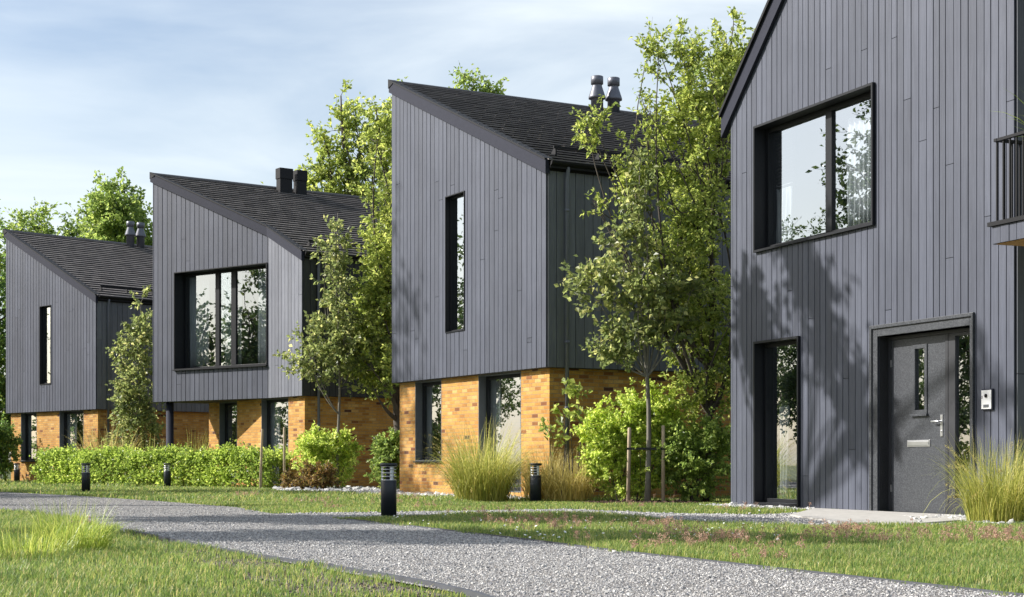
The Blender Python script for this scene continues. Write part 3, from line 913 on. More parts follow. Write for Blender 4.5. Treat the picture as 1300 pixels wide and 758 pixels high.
def blind(H, w, d0, d1, z0, z1, off, label):
    t = thing('window_blind', label, 'blind', (H.C[0], H.C[1], 0), H.rz)
    s = MB(); z = z1 - .05
    while z > z0:
        P = [w.P(d0, z, off - .02), w.P(d1, z, off - .02), w.P(d1, z + .03, off + .02), w.P(d0, z + .03, off + .02)]
        P2 = [(p[0], p[1], p[2] + .004) for p in P]
        s.hexa(P + P2); z -= .055
    s.build('slats', M['blind'], t)
    h = MB(); wbox(h, w, d0, d1, z1 - .04, z1, off - .03, off + .03); h.build('head_rail', M['blind'], t)
    for d in (d0 + .08, d1 - .08):
        c = MB(); c.tube([w.P(d, z0, off), w.P(d, z1, off)], .003, 5); c.build('cord', M['blind'], t)
    return t

u0, u1, uz0, uz1 = up4
def span(H, w, ua, ub, off):                       # stretch of a wall between two bearings, measured at the cloth
    return sorted((H.on(w, ua, 400, off)[0], H.on(w, ub, 400, off)[0]))
def hang(H, w, ua, ub, z0, z1, off, label, waves):
    a, b = span(H, w, ua, ub, off); curtain(H, w, a, b, z0, z1, off, label, .04, waves)
um = (uz0 + uz1) / 2
hang(H4, f4, 986, 1006, uz0 + .08, um + .1, -.33, 'pale curtain below the blind at the left side of the near upper window', 4)
hang(H4, f4, 1076, 1112, uz0 + .08, uz1 - .25, -.33, 'pale curtain at the right side of the near house upper window', 6)
a_, b_ = span(H4, f4, 986, 1008, -.27)
blind(H4, f4, a_, b_, um - .05, uz1 - .12, -.27, 'dark slatted blind lowered halfway in the left of the near upper window')
q0, q1, qz0, qz1 = lo4
a_, b_ = span(H4, f4, 986, 1001.5, -.25)
blind(H4, f4, a_, b_, qz0 + (qz1 - qz0) * .60, qz1 - .14, -.25, 'dark slatted blind in the tall narrow window left of the front door')
hang(H4, f4, 990, 1002, qz0 + .1, qz0 + (qz1 - qz0) * .62, -.30, 'pale curtain hanging in the tall narrow window left of the front door', 3)
g0, g1, gz0, gz1 = big2
hang(H2, b2, 241, 266, gz0 + .08, gz1 - .1, -.50, 'sheer curtain at the left end of the big bay window', 7)
hang(H2, b2, 286, 307, gz0 + .08, gz1 - .1, -.50, 'sheer curtain behind the middle mullion of the big bay window', 6)
hang(H2, b2, 328, 343, gz0 + .08, gz1 - .1, -.50, 'sheer curtain at the right end of the big bay window', 5)
def low_curtain(H, w, ua, ub, label, lo=.2, side=0):
    a, _ = H.on(w, ub, 500, -.46); b, _ = H.on(w, ua, 500, -.46)
    curtain(H, w, a, b, lo, 2.4, -.46, label, waves=5)
low_curtain(H1, f1, 82, 98, 'white curtain in the wider ground floor window of the farthest house')
low_curtain(H1, f1, 35, 42, 'white curtain in the small ground floor window of the farthest house', 1.0)
low_curtain(H2, f2, 342, 356, 'white curtain in the ground floor window under the bay house facade')
low_curtain(H3, f3, 618, 636, 'white curtain in the wide ground floor window behind the tall grass')
low_curtain(H3, f3, 540, 549, 'white curtain in the small brick framed window of the middle house', .9)

# potted plant on the balcony is added with the plants

# ---------------------------------------------------------------- ground, paths, edging
UPPER = [(-50, 92), (-25, 56), (-12.3, 37.8), (-9.2, 33.3), (-6.43, 28.6), (-4.3, 24.6), (-3.28, 21.5), (-2.22, 19.7), (-1.33, 17.7), (0, 14.43), (.905, 12.07), (2.6, 8.24), (5, 4), (7, 0), (9, -6)]
LOWER = [(1.5, -6), (1, 0), (.6, 4), (-.2, 8.2), (-2.18, 12.17), (-4, 16.1), (-6.97, 22.2), (-12, 29), (-24, 43), (-50, 75)]
MAIN = UPPER + LOWER
BRANCH = [(-3.28, 21.5), (-1.89, 22.2), (0, 23.1), (.78, 23.7), (1.33, 22.9), (1.84, 22.1), (2.28, 21.6), (3.36, 21.1), (4.25, 22.2),
          (4.45, 21.3), (4.9, 19.4), (5.15, 17.9), (4.55, 17.35), (3.6, 17.3), (2.8, 17.5), (1.99, 18.7), (1.66, 19.7), (1.26, 21.3), (.75, 22.3), (0, 22.1), (-1.2, 20.9), (-2.22, 19.7)]
def wallpt(d, off): 
    p = f4.P(d, 0, off); return H4.world(p[0], p[1])
TERR = [wallpt(4.35, .03), wallpt(1.1, .03), (5.35, 18.6), G(1165, 668), G(1060, 665.5), G(1003, 656.5)]
WH1 = [wallpt(6.85, .028), wallpt(4.30, .028), wallpt(4.30, .42), wallpt(6.95, .50)]
WH2 = [wallpt(1.15, .028), wallpt(-1.2, .028), wallpt(-1.2, 1.35), wallpt(.2, 1.25), G(1168, 668.5), wallpt(1.15, .8)]
def h3pt(d, off):
    p = f3.P(d, 0, off); return H3.world(p[0], p[1])
WH3 = [h3pt(7.0, -.12), h3pt(.1, -.12), h3pt(.1, .7), h3pt(7.6, 1.1)]
WH4 = [G(345, 619.2), G(420, 620.5), G(500, 622.5), G(512, 626), G(508, 629), G(480, 627.5), G(420, 626), G(350, 623.5)]
MULCH = [(2.38 + 1.15 * math.cos(a) * (1 + .12 * math.sin(3 * a)), 27.4 + .75 * math.sin(a)) for a in np.linspace(0, 2 * math.pi, 24, endpoint=False)]
SOIL = [(-2.25, 12.15), (-4.02, 16.0), (-4.1, 15.8), (-3.1, 13.4), (-2.62, 12.0), (-1.1, 8.2), (-.3, 8.2)]

def ccw(p):
    a = sum(p[i][0] * p[(i + 1) % len(p)][1] - p[(i + 1) % len(p)][0] * p[i][1] for i in range(len(p)))
    return p if a > 0 else p[::-1]

def sheet(name, poly, z, mat, kind='structure'):
    bm = bmesh.new()
    bm.faces.new([bm.verts.new((x, y, z)) for x, y in ccw(poly)])
    bmesh.ops.triangulate(bm, faces=bm.faces)
    me = bpy.data.meshes.new(name); bm.to_mesh(me); bm.free(); me.materials.append(mat)
    return tag(link_mesh(name, me), kind=kind)

g = MB(); S = 600
g.face([(-S, -S, 0), (S, -S, 0), (S, S, 0), (-S, S, 0)]); tag(g.build('ground', M['ground']), kind='structure')
sheet('gravel_path', MAIN, .012, M['gravel'])
sheet('side_path', BRANCH, .008, M['gravel'])
sheet('mulch_bed', MULCH, .010, M['mulch'])
sheet('soil_strip', SOIL, .006, M['soil'])
t = MB(); t.poly_slab(ccw(TERR), 0, .035); tag(t.build('terrace', M['concrete'], None, .008), kind='structure')

def edging(pts, name, z=.03, w=.025, label=''):
    mb = MB()
    for a, b in zip(pts[:-1], pts[1:]):
        d = Vector((b[0] - a[0], b[1] - a[1])); n = Vector((-d.y, d.x)).normalized() * w / 2
        mb.hexa([(a[0] - n.x, a[1] - n.y, -.02), (b[0] - n.x, b[1] - n.y, -.02), (b[0] + n.x, b[1] + n.y, -.02), (a[0] + n.x, a[1] + n.y, -.02),
                 (a[0] - n.x, a[1] - n.y, z), (b[0] - n.x, b[1] - n.y, z), (b[0] + n.x, b[1] + n.y, z), (a[0] + n.x, a[1] + n.y, z)])
    o = mb.build(name, M['kerb']); tag(o, kind='structure'); return o

def resample(pts, k=6):
    P = np.array(pts, float); out = []
    for i in range(len(P) - 1):
        p0 = P[max(i - 1, 0)]; p1 = P[i]; p2 = P[i + 1]; p3 = P[min(i + 2, len(P) - 1)]
        for s in np.linspace(0, 1, k, endpoint=False):
            out.append(tuple(.5 * ((2 * p1) + (-p0 + p2) * s + (2 * p0 - 5 * p1 + 4 * p2 - p3) * s * s + (-p0 + 3 * p1 - 3 * p2 + p3) * s ** 3)))
    out.append(tuple(P[-1])); return out
edging(resample(LOWER[2:8]), 'kerb', .035, .03)
edging(UPPER[7:13], 'kerb', .025, .02)

def inside(poly, X, Y):
    p = np.array(poly); n = len(p); c = np.zeros(len(X), bool); j = n - 1
    for i in range(n):
        xi, yi = p[i]; xj, yj = p[j]
        if yi != yj:
            c ^= ((yi > Y) != (yj > Y)) & (X < (xj - xi) * (Y - yi) / (yj - yi) + xi)
        j = i
    return c

def footprint(H, pts): return [H.world(x, y) for x, y in pts]
FOOT = [footprint(H1, [(.0, -.1), (11, -.1), (11, 6.3), (.0, 6.3)]), footprint(H3, [(.0, -.1), (11, -.1), (11, 7), (.0, 7)]),
        footprint(H2, [(.1, .1), (12, .1), (12, 6.6), (.1, 6.6)]), footprint(H4, [(-.02, 0), (.58, 0), (.58, -2), (10, -2), (10, 6.82), (-.02, 6.82)])]
HARD = [MAIN, BRANCH, TERR, WH1, WH2, WH3, WH4]

# ---- loose stones
def stones(name, poly, n, size, mat, zoff, bias=None):
    P = np.array(poly); lo, hi = P.min(0), P.max(0)
    X = np.empty(0); Y = np.empty(0)
    while len(X) < n:
        a = RNG.uniform(lo[0], hi[0], 4 * n); b = RNG.uniform(lo[1], hi[1], 4 * n)
        ok = inside(poly, a, b)
        if bias is not None: ok &= bias(a, b)
        X = np.r_[X, a[ok]]; Y = np.r_[Y, b[ok]]
    X, Y = X[:n], Y[:n]
    base = np.array([(1, 0, 0), (-1, 0, 0), (0, 1, 0), (0, -1, 0), (0, 0, 1), (0, 0, -1)], float)
    tri = np.array([(0, 2, 4), (2, 1, 4), (1, 3, 4), (3, 0, 4), (2, 0, 5), (1, 2, 5), (3, 1, 5), (0, 3, 5)])
    s = size * RNG.lognormal(0, .35, n)
    A = RNG.normal(size=(n, 3, 3)); Q, _ = np.linalg.qr(A)
    sc = RNG.uniform(.55, 1.2, (n, 6, 1))
    V = np.einsum('nij,kj->nki', Q, base) * sc * s[:, None, None]
    V[:, :, 2] *= .75
    V += np.stack([X, Y, zoff + s * .35], 1)[:, None, :]
    F = (tri[None] + (np.arange(n) * 6)[:, None, None]).reshape(-1, 3)
    o = np_mesh(name, V.reshape(-1, 3), F, mat, loops=3)
    return tag(o, kind='stuff')

vis = lambda a, b: (np.abs(a) < b * .36 + .6) & (b > 6)
def near_bias(a, b): return vis(a, b) & (RNG.random(len(a)) < np.clip(14.0 / np.maximum(b, 1), 0, 1) ** 2)
stones('loose_gravel', [p for p in MAIN if -1 < p[1] < 40], 130000, .0062, M['stone_grey'], .010, near_bias)
stones('loose_gravel', BRANCH, 16000, .010, M['stone_grey'], .008, vis)
stones('white_pebbles', WH1, 1500, .026, M['stone_white'], .0)
stones('white_pebbles', WH2, 3600, .024, M['stone_white'], .0)
stones('white_pebbles', WH3, 7000, .032, M['stone_white'], .0)
stones('white_pebbles', WH4, 6000, .045, M['stone_white'], .0)
stones('soil_stones', SOIL, 1500, .008, M['soil'], .004)
stones('mulch_chips', MULCH, 2200, .022, M['mulch'], .006)

# ---- lawn
def value_noise(X, Y, s, seed):
    r = np.random.default_rng(seed); T = r.random((256, 256))
    x, y = X / s, Y / s; xi, yi = np.floor(x).astype(int), np.floor(y).astype(int); fx, fy = x - xi, y - yi
    fx = fx * fx * (3 - 2 * fx); fy = fy * fy * (3 - 2 * fy)
    a = T[xi % 256, yi % 256]; b = T[(xi + 1) % 256, yi % 256]; c = T[xi % 256, (yi + 1) % 256]; d = T[(xi + 1) % 256, (yi + 1) % 256]
    return (a * (1 - fx) + b * fx) * (1 - fy) + (c * (1 - fx) + d * fx) * fy

def blades(X, Y, h, w, lean=.5, z=0.0):
    """curved tapered blades of two segments (5 corners -> 2 faces of quads)"""
    n = len(X); a = RNG.uniform(0, 2 * np.pi, n); b = RNG.uniform(0, 2 * np.pi, n)
    dx, dy = np.cos(a), np.sin(a)
    ln = lean * h * RNG.uniform(.1, 1.2, n)
    wx, wy = np.cos(b) * w, np.sin(b) * w
    mx, my = X + np.cos(b + 1.57) * ln * .3, Y + np.sin(b + 1.57) * ln * .3
    tx, ty = X + np.cos(b + 1.57) * ln, Y + np.sin(b + 1.57) * ln
    z0 = np.zeros(n) + z - .01
    V = np.stack([np.stack([X - wx, Y - wy, z0], 1), np.stack([X + wx, Y + wy, z0], 1),
                  np.stack([mx + wx * .7, my + wy * .7, z + h * .62], 1), np.stack([mx - wx * .7, my - wy * .7, z + h * .62], 1),
                  np.stack([tx + wx * .12, ty + wy * .12, z + h * .95], 1), np.stack([tx - wx * .12, ty - wy * .12, z + h * .95], 1)], 1)
    F = np.array([(0, 1, 2, 3), (3, 2, 4, 5)])[None] + (np.arange(n) * 6)[:, None, None]
    return V.reshape(-1, 3), F.reshape(-1, 4)

def lawn_points(x0, x1, y0, y1, dens):
    n = int((x1 - x0) * (y1 - y0) * dens)
    X = RNG.uniform(x0, x1, n); Y = RNG.uniform(y0, y1, n)
    ok = (np.abs(X) < Y * .37 + 2.2)
    jx = X + (value_noise(X + 300, Y + 300, .22, 11) - .5) * .22 + RNG.normal(0, .025, n); jy = Y + (value_noise(X + 300, Y + 300, .22, 12) - .5) * .22 + RNG.normal(0, .025, n)
    for p in HARD: ok &= ~inside(p, jx, jy)
    for p in FOOT: ok &= ~inside(p, X, Y)
    ok &= ~(inside(MULCH, X, Y) & (RNG.random(n) < .9))
    ok &= ~(inside(SOIL, X, Y) & (RNG.random(n) < .5))
    return X[ok], Y[ok]

VS, FS = [], []; base = 0
for (y0, y1, dens, hh, ww) in ((7.5, 13, 2600, .044, .0030), (13, 20, 1800, .044, .0038), (20, 28, 950, .046, .0055), (28, 44, 330, .065, .010), (44, 62, 110, .10, .016)):
    X, Y = lawn_points(-.37 * y1 - 2.2, .37 * y1 + 2.2, y0, y1, dens)
    cl = value_noise(X + 500, Y + 500, .35, 5); c2 = value_noise(X + 500, Y + 500, 1.7, 6)
    keep = RNG.random(len(X)) < .45 + .75 * cl
    X, Y, cl, c2 = X[keep], Y[keep], cl[keep], c2[keep]
    # the strip left of the kerb is left longer
    far_left = np.clip((-X - .2 * Y) / 1.5, 0, 1) * (Y < 22)
    h = hh * (.45 + .9 * cl) * (.7 + .6 * c2) * RNG.uniform(.6, 1.35, len(X)) * (1 + .75 * far_left)
    V, F = blades(X, Y, h, ww * RNG.uniform(.7, 1.3, len(X)), .8)
    VS.append(V); FS.append(F + base); base += len(V)
tag(np_mesh('lawn_grass', np.concatenate(VS), np.concatenate(FS), M['grass']), kind='stuff')
print('lawn faces', sum(len(f) for f in FS))

# ---- pink seed heads and daisies among the grass
def seed_heads():
    VS, FS, base = [], [], 0
    cx = []; 
    for _ in range(34):
        Z = RNG.uniform(13, 34); X = RNG.uniform(-.32 * Z, .34 * Z); cx.append((X, Z))
    for _ in range(14): cx.append(G(RNG.uniform(640, 1300), RNG.uniform(684, 720)))
    for u, v in ((838, 672), (880, 684), (700, 676), (735, 668), (1040, 686), (1068, 677), (1225, 688), (1252, 684), (395, 640), (318, 632), (600, 654), (912, 692), (1128, 690), (655, 668), (1294, 690)):
        Z_ = G(u, v)[1]; cx += [(G(u, v)[0] + RNG.normal(0, .16), Z_ + RNG.normal(0, .3)) for _ in range(4)]
    for X0, Z0 in cx:
        n = int(RNG.integers(3, 9))
        X = X0 + RNG.normal(0, .16, n); Y = Z0 + RNG.normal(0, .16, n)
        ok = np.ones(n, bool)
        for p in HARD + FOOT: ok &= ~inside(p, X, Y)
        for x, y in zip(X[ok], Y[ok]):
            h = RNG.uniform(.07, .15); lx, ly = RNG.normal(0, .04, 2)
            k = 26
            s = RNG.uniform(.45, 1, k)
            px = x + lx * s + RNG.normal(0, .014, k) ; py = y + ly * s + RNG.normal(0, .014, k); pz = h * s
            sz = .006
            d = RNG.normal(size=(k, 3)); d /= np.linalg.norm(d, axis=1)[:, None]; e = np.cross(d, RNG.normal(size=(k, 3))); e /= np.linalg.norm(e, axis=1)[:, None]
            P = np.stack([px, py, pz], 1)
            V = np.stack([P - d * sz * 2, P + e * sz * .6, P + d * sz * 2, P - e * sz * .6], 1).reshape(-1, 3)
            VS.append(V); FS.append(np.arange(k * 4).reshape(k, 4) + base); base += k * 4
            st = np.array([(x - .0012, y, 0), (x + .0012, y, 0), (x + lx + .0012, y + ly, h), (x + lx - .0012, y + ly, h)])
            VS.append(st); FS.append(np.arange(4).reshape(1, 4) + base); base += 4
    return np_mesh('seed_heads', np.concatenate(VS), np.concatenate(FS), M['plume'])
tag(seed_heads(), kind='stuff')

def daisies():
    VS, FS, base = [], [], 0
    pts = []
    for _ in range(420):
        u = RNG.uniform(440, 1000); v = RNG.uniform(652, 690); pts.append(G(u, v))
    for _ in range(60): pts.append(G(RNG.normal(503, 12), RNG.uniform(654, 662)))
    for _ in range(60): pts.append(G(RNG.uniform(0, 420), RNG.uniform(628, 650)))
    P = np.array(pts); ok = np.ones(len(P), bool)
    for p in HARD + FOOT: ok &= ~inside(p, P[:, 0], P[:, 1])
    for x, y in P[ok]:
        r = RNG.uniform(.008, .014); z = RNG.uniform(.03, .06); tx, ty = RNG.normal(0, .35, 2)
        n = 8; a = np.arange(n) * 2 * np.pi / n
        V = np.stack([x + r * np.cos(a), y + r * np.sin(a), z + r * (np.cos(a) * tx + np.sin(a) * ty)], 1)
        VS.append(V); FS.append(np.array([(0, 1, 2, 3), (0, 3, 4, 7), (4, 5, 6, 7)]) + base); base += n
    return np_mesh('daisies', np.concatenate(VS), np.concatenate(FS), M['petal'])
tag(daisies(), kind='stuff')

# ---------------------------------------------------------------- trees and shrubs
def leaf_quads(P, D, size, aspect, droop=.0):
    """folded leaves: base at P, pointing along D"""
    n = len(P)
    D = D / np.maximum(np.linalg.norm(D, axis=1), 1e-6)[:, None]
    r = RNG.normal(size=(n, 3)); r[:, 2] *= .6
    S = np.cross(D, r); S /= np.maximum(np.linalg.norm(S, axis=1), 1e-6)[:, None]
    U = np.cross(S, D); U *= np.sign(U[:, 2:3] + 1e-9)
    ln = size * RNG.uniform(.65, 1.25, n)[:, None]; w = ln * aspect
    M_ = P + D * ln * .45
    V = np.stack([P, M_ + S * w + U * w * .35, P + D * ln - U * ln * droop, M_ - S * w + U * w * .35], 1)
    return V.reshape(-1, 3), np.arange(n * 4).reshape(n, 4)

def bez(a, b, c, n):
    t = np.linspace(0, 1, n)[:, None]
    return (1 - t) ** 2 * a + 2 * t * (1 - t) * b + t * t * c

def plant(name, label, cat, loc, blobs, n_tips, n_leaf, leaf, mats, trunk=None, stems=6, twig=.45, tube=.010, aspect=.30, up=.35, group=None, shell=.45, limbs=3, droop=.1, trunk_name='trunk', crown_name='crown', seed=0, dens_low=0.0):
    """trunk = (height of fork, base radius, lean) or None for a shrub; blobs = [(x,y,z,rx,ry,rz,weight)] round the base"""
    global RNG
    keep = RNG; RNG = np.random.default_rng(1000 + seed)
    t = thing(name, label, cat, (loc[0], loc[1], 0), 0, group)
    wood = MB()
    B = np.array(blobs, float); wts = B[:, 6] / B[:, 6].sum()
    nodes = []           # points of the main limbs that twigs may start from
    top = (B[:, 2] + B[:, 5]).max()
    if trunk:
        fork, r0, lean = trunk
        tp = []; tr = []
        ht = B[np.argmax(B[:, 2] + B[:, 5])]
        endp = np.array([ht[0], ht[1], ht[2] + ht[5] * .75])
        for s in np.linspace(0, 1, 12):
            z = endp[2] * s
            f0 = fork * .9 if lean else fork * .3
            q = max(0, (z - f0) / (endp[2] - f0)) ** 1.3; x = endp[0] * q; y = endp[1] * q
            wob = r0 * 1.2 * math.sin(3.1 * s * 2 + seed) * min(1, s * 3)
            tp.append((x + wob, y + wob * .5, z - (.05 if s == 0 else 0))); tr.append(r0 * (1.25 if s == 0 else 1) * (1 - .88 * s))
        wood.tube(tp, tr, 8)
        T = np.array(tp)
        nodes += [(p, r) for p, r in zip(T, tr) if p[2] > fork * .85]
        starts = [(p, r) for p, r in zip(T, tr) if fork * (.95 if lean else .8) <= p[2] <= endp[2] * .8] or [(T[6], tr[6])]
    else:
        starts = None
    for bi, b in enumerate(B):
        for k in range(limbs if trunk else max(2, int(stems * wts[bi]))):
            d = RNG.normal(size=3); d /= np.linalg.norm(d); d[2] = abs(d[2]) * .8 if RNG.random() < .8 else d[2]
            e = b[:3] + d * b[3:6] * RNG.uniform(.35, .8)
            if trunk:
                cand = [s for s in starts if s[0][2] < e[2] - .1] or starts[:1]
                s0, r = cand[int(RNG.integers(0, len(cand)))]
                s0 = np.array(s0); r = r * .55
            else:
                s0 = np.array([RNG.normal(0, .10) + b[0] * .25, RNG.normal(0, .10) + b[1] * .25, -.03]); r = tube * 2.2
                e[2] = max(e[2], .2)
            mid = s0 * .45 + e * .55; mid[2] = s0[2] + (e[2] - s0[2]) * (.35 if trunk else .6) ; mid[:2] += RNG.normal(0, .12 * np.linalg.norm(e - s0), 2)
            pts = bez(s0, mid, e, 9)
            rr = np.linspace(r, max(tube * .8, r * .2), 9)
            wood.tube(pts, list(rr), 6, cap=False)
            nodes += [(p, q) for p, q in zip(pts[3:], rr[3:])]
    NP = np.array([p for p, _ in nodes])
    # tips
    tips = []
    for i in range(n_tips):
        b = B[RNG.choice(len(B), p=wts)]
        d = RNG.normal(size=3); d /= np.linalg.norm(d)
        p = b[:3] + d * b[3:6] * (RNG.random() ** shell)
        if p[2] < .06: p[2] = abs(p[2]) * .3 + .06
        tips.append(p)
    tips = np.array(tips)
    SA, SB, DI = [], [], []
    for p in tips:
        dv = NP - p; dist = np.linalg.norm(dv, axis=1) + np.maximum(0, dv[:, 2]) * 1.5
        q = NP[np.argmin(dist)]
        ln = np.linalg.norm(p - q)
        mid = (p + q) / 2; mid[2] += .12 * ln * (1 if RNG.random() < .5 else -.3)
        pts = bez(q, mid, p, 5)
        wood.tube(pts, list(np.linspace(tube * .9, tube * .3, 5)), 4, cap=False)
        axis = (p - q) / max(ln, 1e-6)
        SA.append(pts[2]); SB.append(p)
        for _ in range(4):
            d = RNG.normal(size=3) * .8 + axis * .7 + np.array([0, 0, up]); d /= np.linalg.norm(d)
            s = pts[int(RNG.integers(2, 5))]
            SA.append(s); SB.append(s + d * twig * RNG.uniform(.5, 1.2))
    SA, SB = np.array(SA), np.array(SB)
    for a, b in zip(SA[::1], SB[::1]):
        if np.linalg.norm(b - a) > .05 and RNG.random() < .55: wood.tube([a, (a + b) / 2 + RNG.normal(0, .01, 3), b], [tube * .4, tube * .3, tube * .18], 3, cap=False)
    idx = RNG.integers(0, len(SA), n_leaf); s = RNG.random(n_leaf)[:, None] ** .8
    ax = SB[idx] - SA[idx]
    P = SA[idx] + ax * s + RNG.normal(0, leaf * .25, (n_leaf, 3))
    P[:, 2] = np.maximum(P[:, 2], .03)
    D = ax / np.maximum(np.linalg.norm(ax, axis=1), 1e-6)[:, None] * .7 + RNG.normal(0, .75, (n_leaf, 3)) + np.array([0, 0, -droop])
    V, F = leaf_quads(P, D, leaf, aspect, .12)
    wood.build(trunk_name if trunk else 'stems', mats[1], t)
    np_mesh(crown_name, V, F, mats[0], t)
    RNG = keep
    return t

# --- the large trees behind and between the houses
A_ = lambda u, Z: AT(u, Z)
plant('bushy_tree', 'dense bright green round-topped tree rising behind the farthest house flues', 'tree', A_(150, 74),
      [(.1, 0, 11.6, 1.75, 1.7, 2.8, 3), (.4, 0, 10.4, 2.0, 1.8, 2.2, 2), (-.7, 0, 10.3, 1.4, 1.4, 2.4, 1.4), (0, 0, 6.0, 2.0, 2, 3.4, .8)], 420, 24000, .20, (M['leaf_bright'], M['bark']), (3.0, .22, 0), twig=.6, tube=.016, shell=.5, seed=1)
plant('sparse_tree', 'thin pale green tree with loose upright branches behind the farthest house roof', 'tree', A_(72, 80),
      [(-.9, 0, 11.8, .8, .8, 2.3, 1), (.9, 0, 11.6, .7, .8, 2.6, 1), (.1, 0, 11.2, 1.9, 1.4, 1.6, 1.6), (-2.2, 0, 11.6, 1.1, 1.0, 2.0, .9), (-3.4, 0, 11, .9, 1, 2.2, .6), (-.5, 0, 7.2, 2.6, 1.6, 3.0, .7)], 230, 10500, .19, (M['leaf_bright'], M['bark']), (3.0, .18, 0), twig=.7, tube=.014, seed=2)
plant('bushy_tree', 'dark leafy tree at the left edge beside the farthest house', 'tree', A_(-14, 66),
      [(0, 0, 6.5, 2.2, 2, 5.0, 3), (.4, 0, 2.6, 1.6, 1.6, 2.4, 1)], 300, 17000, .19, (M['leaf_mid'], M['bark']), (2.2, .22, 0), twig=.6, tube=.015, seed=3)
plant('willow_tree', 'large airy green tree growing between the bay house and the middle house', 'tree', A_(512, 40.9),
      [(-.45, .2, 5.2, .85, 1.0, 2.6, 2.4), (-.85, 0, 4.3, .6, .8, 1.5, 1.1), (-.2, .3, 7.4, .85, 1.0, 1.4, 1.2), (-.6, .2, 9.0, .6, .6, 1.2, .5), (.4, .8, 9.0, .9, .9, 1.2, .4), (-.5, -.4, 3.0, .8, .8, .9, .7)], 360, 17000, .125, (M['leaf_yellow'], M['bark']), (2.0, .15, 0), twig=.45, tube=.010, aspect=.26, seed=4, shell=.5)
plant('broad_tree', 'broad green tree standing far behind the bay house chimney and roof', 'tree', A_(452, 62),
      [(.3, 0, 9.6, 1.7, 1.6, 2.6, 1.8), (-1.2, 0, 12.0, .8, .7, 2.2, .8), (-.3, 0, 13.7, .6, .6, 1.9, .6), (.9, 0, 12.6, .9, .9, 2.6, 1.1), (-1.9, 0, 10.9, .5, .5, 1.3, .35), (-.6, 0, 11, 1.3, 1, 1.8, 1)], 300, 15000, .165, (M['leaf_yellow'], M['bark']), (3.0, .24, 0), twig=.6, tube=.015, seed=5)
plant('slender_tree', 'slender tree tip showing above the ridge of the middle house', 'tree', A_(603, 56),
      [(-.3, 0, 13.4, .55, .6, 1.5, 1.3), (.55, 0, 13.2, .4, .5, 1.6, .8), (-.2, 0, 11.6, 1.3, 1.1, 1.8, 1), (-2.6, 0, 12.0, .9, 1.0, 2.2, .6)], 110, 4200, .15, (M['leaf_bright'], M['bark']), (6.0, .16, 0), twig=.6, tube=.012, seed=6)
plant('willow_tree', 'tall dense tree with drooping twigs rising between the middle house and the near house', 'tree', A_(895, 28.0),
      [(-.15, .1, 5.0, .75, 1.0, 2.4, 3), (-.5, .1, 3.9, .75, .9, 1.3, 1.4), (.1, .1, 7.0, .6, .9, 1.5, 1.6), (-.55, .0, 6.6, .55, .6, 1.0, .7), (-1.0, -.1, 6.9, .42, .35, .9, .24), (-1.35, -.1, 5.7, .38, .3, .75, .20), (-2.0, -.2, 6.55, .36, .2, .35, .07), (-1.9, -.2, 5.25, .4, .2, .3, .07), (-.9, .1, 7.9, .35, .4, .6, .16), (-.3, .1, 7.9, .4, .4, .7, .26), (.5, .3, 8.0, .45, .6, .8, .5), (.2, .2, 2.9, .9, .9, 1.3, 1.2), (.0, -.1, 2.0, .7, .6, .9, .6)], 580, 27000, .092, (M['leaf_yellow'], M['bark']), (1.5, .075, 0), twig=.32, tube=.008, aspect=.26, seed=7, shell=.5)
plant('broad_tree', 'green tree in the background behind the near house tree', 'tree', A_(905, 52),
      [(0, 0, 9, 2.2, 2, 5.5, 3), (-1.5, 0, 6, 1.6, 1.6, 3.6, 1)], 260, 14000, .16, (M['leaf_bright'], M['bark']), (3, .22, 0), twig=.6, tube=.014, seed=8)
plant('broad_tree', 'yellowish tree top peeping over the bay house roof beside its chimney', 'tree', A_(330, 82),
      [(0, 0, 11.6, 1.9, 2, 3.4, 2), (0, 0, 7, 2.4, 2, 3.6, 1)], 150, 8000, .20, (M['leaf_yellow'], M['bark']), (3, .22, 0), twig=.7, tube=.015, seed=9)
plant('bushy_tree', 'leafy tree filling the gap behind the farthest house and bay house', 'tree', A_(215, 70),
      [(0, 0, 6, 2.4, 2, 4, 2)], 160, 8000, .2, (M['leaf_mid'], M['bark']), (3, .22, 0), twig=.7, tube=.015, seed=10)

# --- young trees by the houses
plant('young_tree', 'slim bushy young tree growing against the farthest house side wall', 'tree', A_(172, 51.6),
      [(0, 0, 3.2, .95, .8, 2.0, 3), (.25, 0, 5.0, .45, .5, 1.3, .7), (.0, 0, 1.7, .95, .8, 1.1, 1.4)], 170, 6200, .13, (M['leaf_olive'], M['bark_pale']), (1.2, .05, 0), twig=.4, tube=.009, seed=11, limbs=3, aspect=.33)
plant('young_tree', 'young staked tree with slender trunk in front of the bay house black side wall', 'tree', A_(428, 40.6),
      [(0, 0, 4.2, .75, .7, 1.7, 2.2), (.05, 0, 6.4, .3, .35, 1.0, .6), (-.75, 0, 3.4, .65, .6, .7, .8), (.5, 0, 3.6, .8, .7, 1.0, 1.2), (-.25, 0, 6.1, .25, .25, .6, .25)], 160, 5200, .12, (M['leaf_olive'], M['bark_pale']), (2.4, .045, 0), twig=.36, tube=.008, seed=12, limbs=3, aspect=.33)
plant('young_tree', 'young pale-barked tree tied between two timber stakes before the near house', 'tree', AT(822, 27.4),
      [(-.1, 0, 3.6, .75, .65, 1.2, 2.2), (-.95, 0, 3.75, .5, .45, .55, .8), (-.15, 0, 5.3, .35, .4, 1.0, .7), (.55, 0, 3.7, .55, .55, .9, 1.2), (-.55, 0, 2.75, .5, .5, .4, .5), (-.5, 0, 4.5, .5, .4, .6, .5), (.35, 0, 2.9, .5, .5, .4, .4)], 190, 4600, .105, (M['leaf_olive'], M['bark_pale']), (2.1, .050, 0), twig=.30, tube=.007, seed=13, limbs=3, aspect=.36)

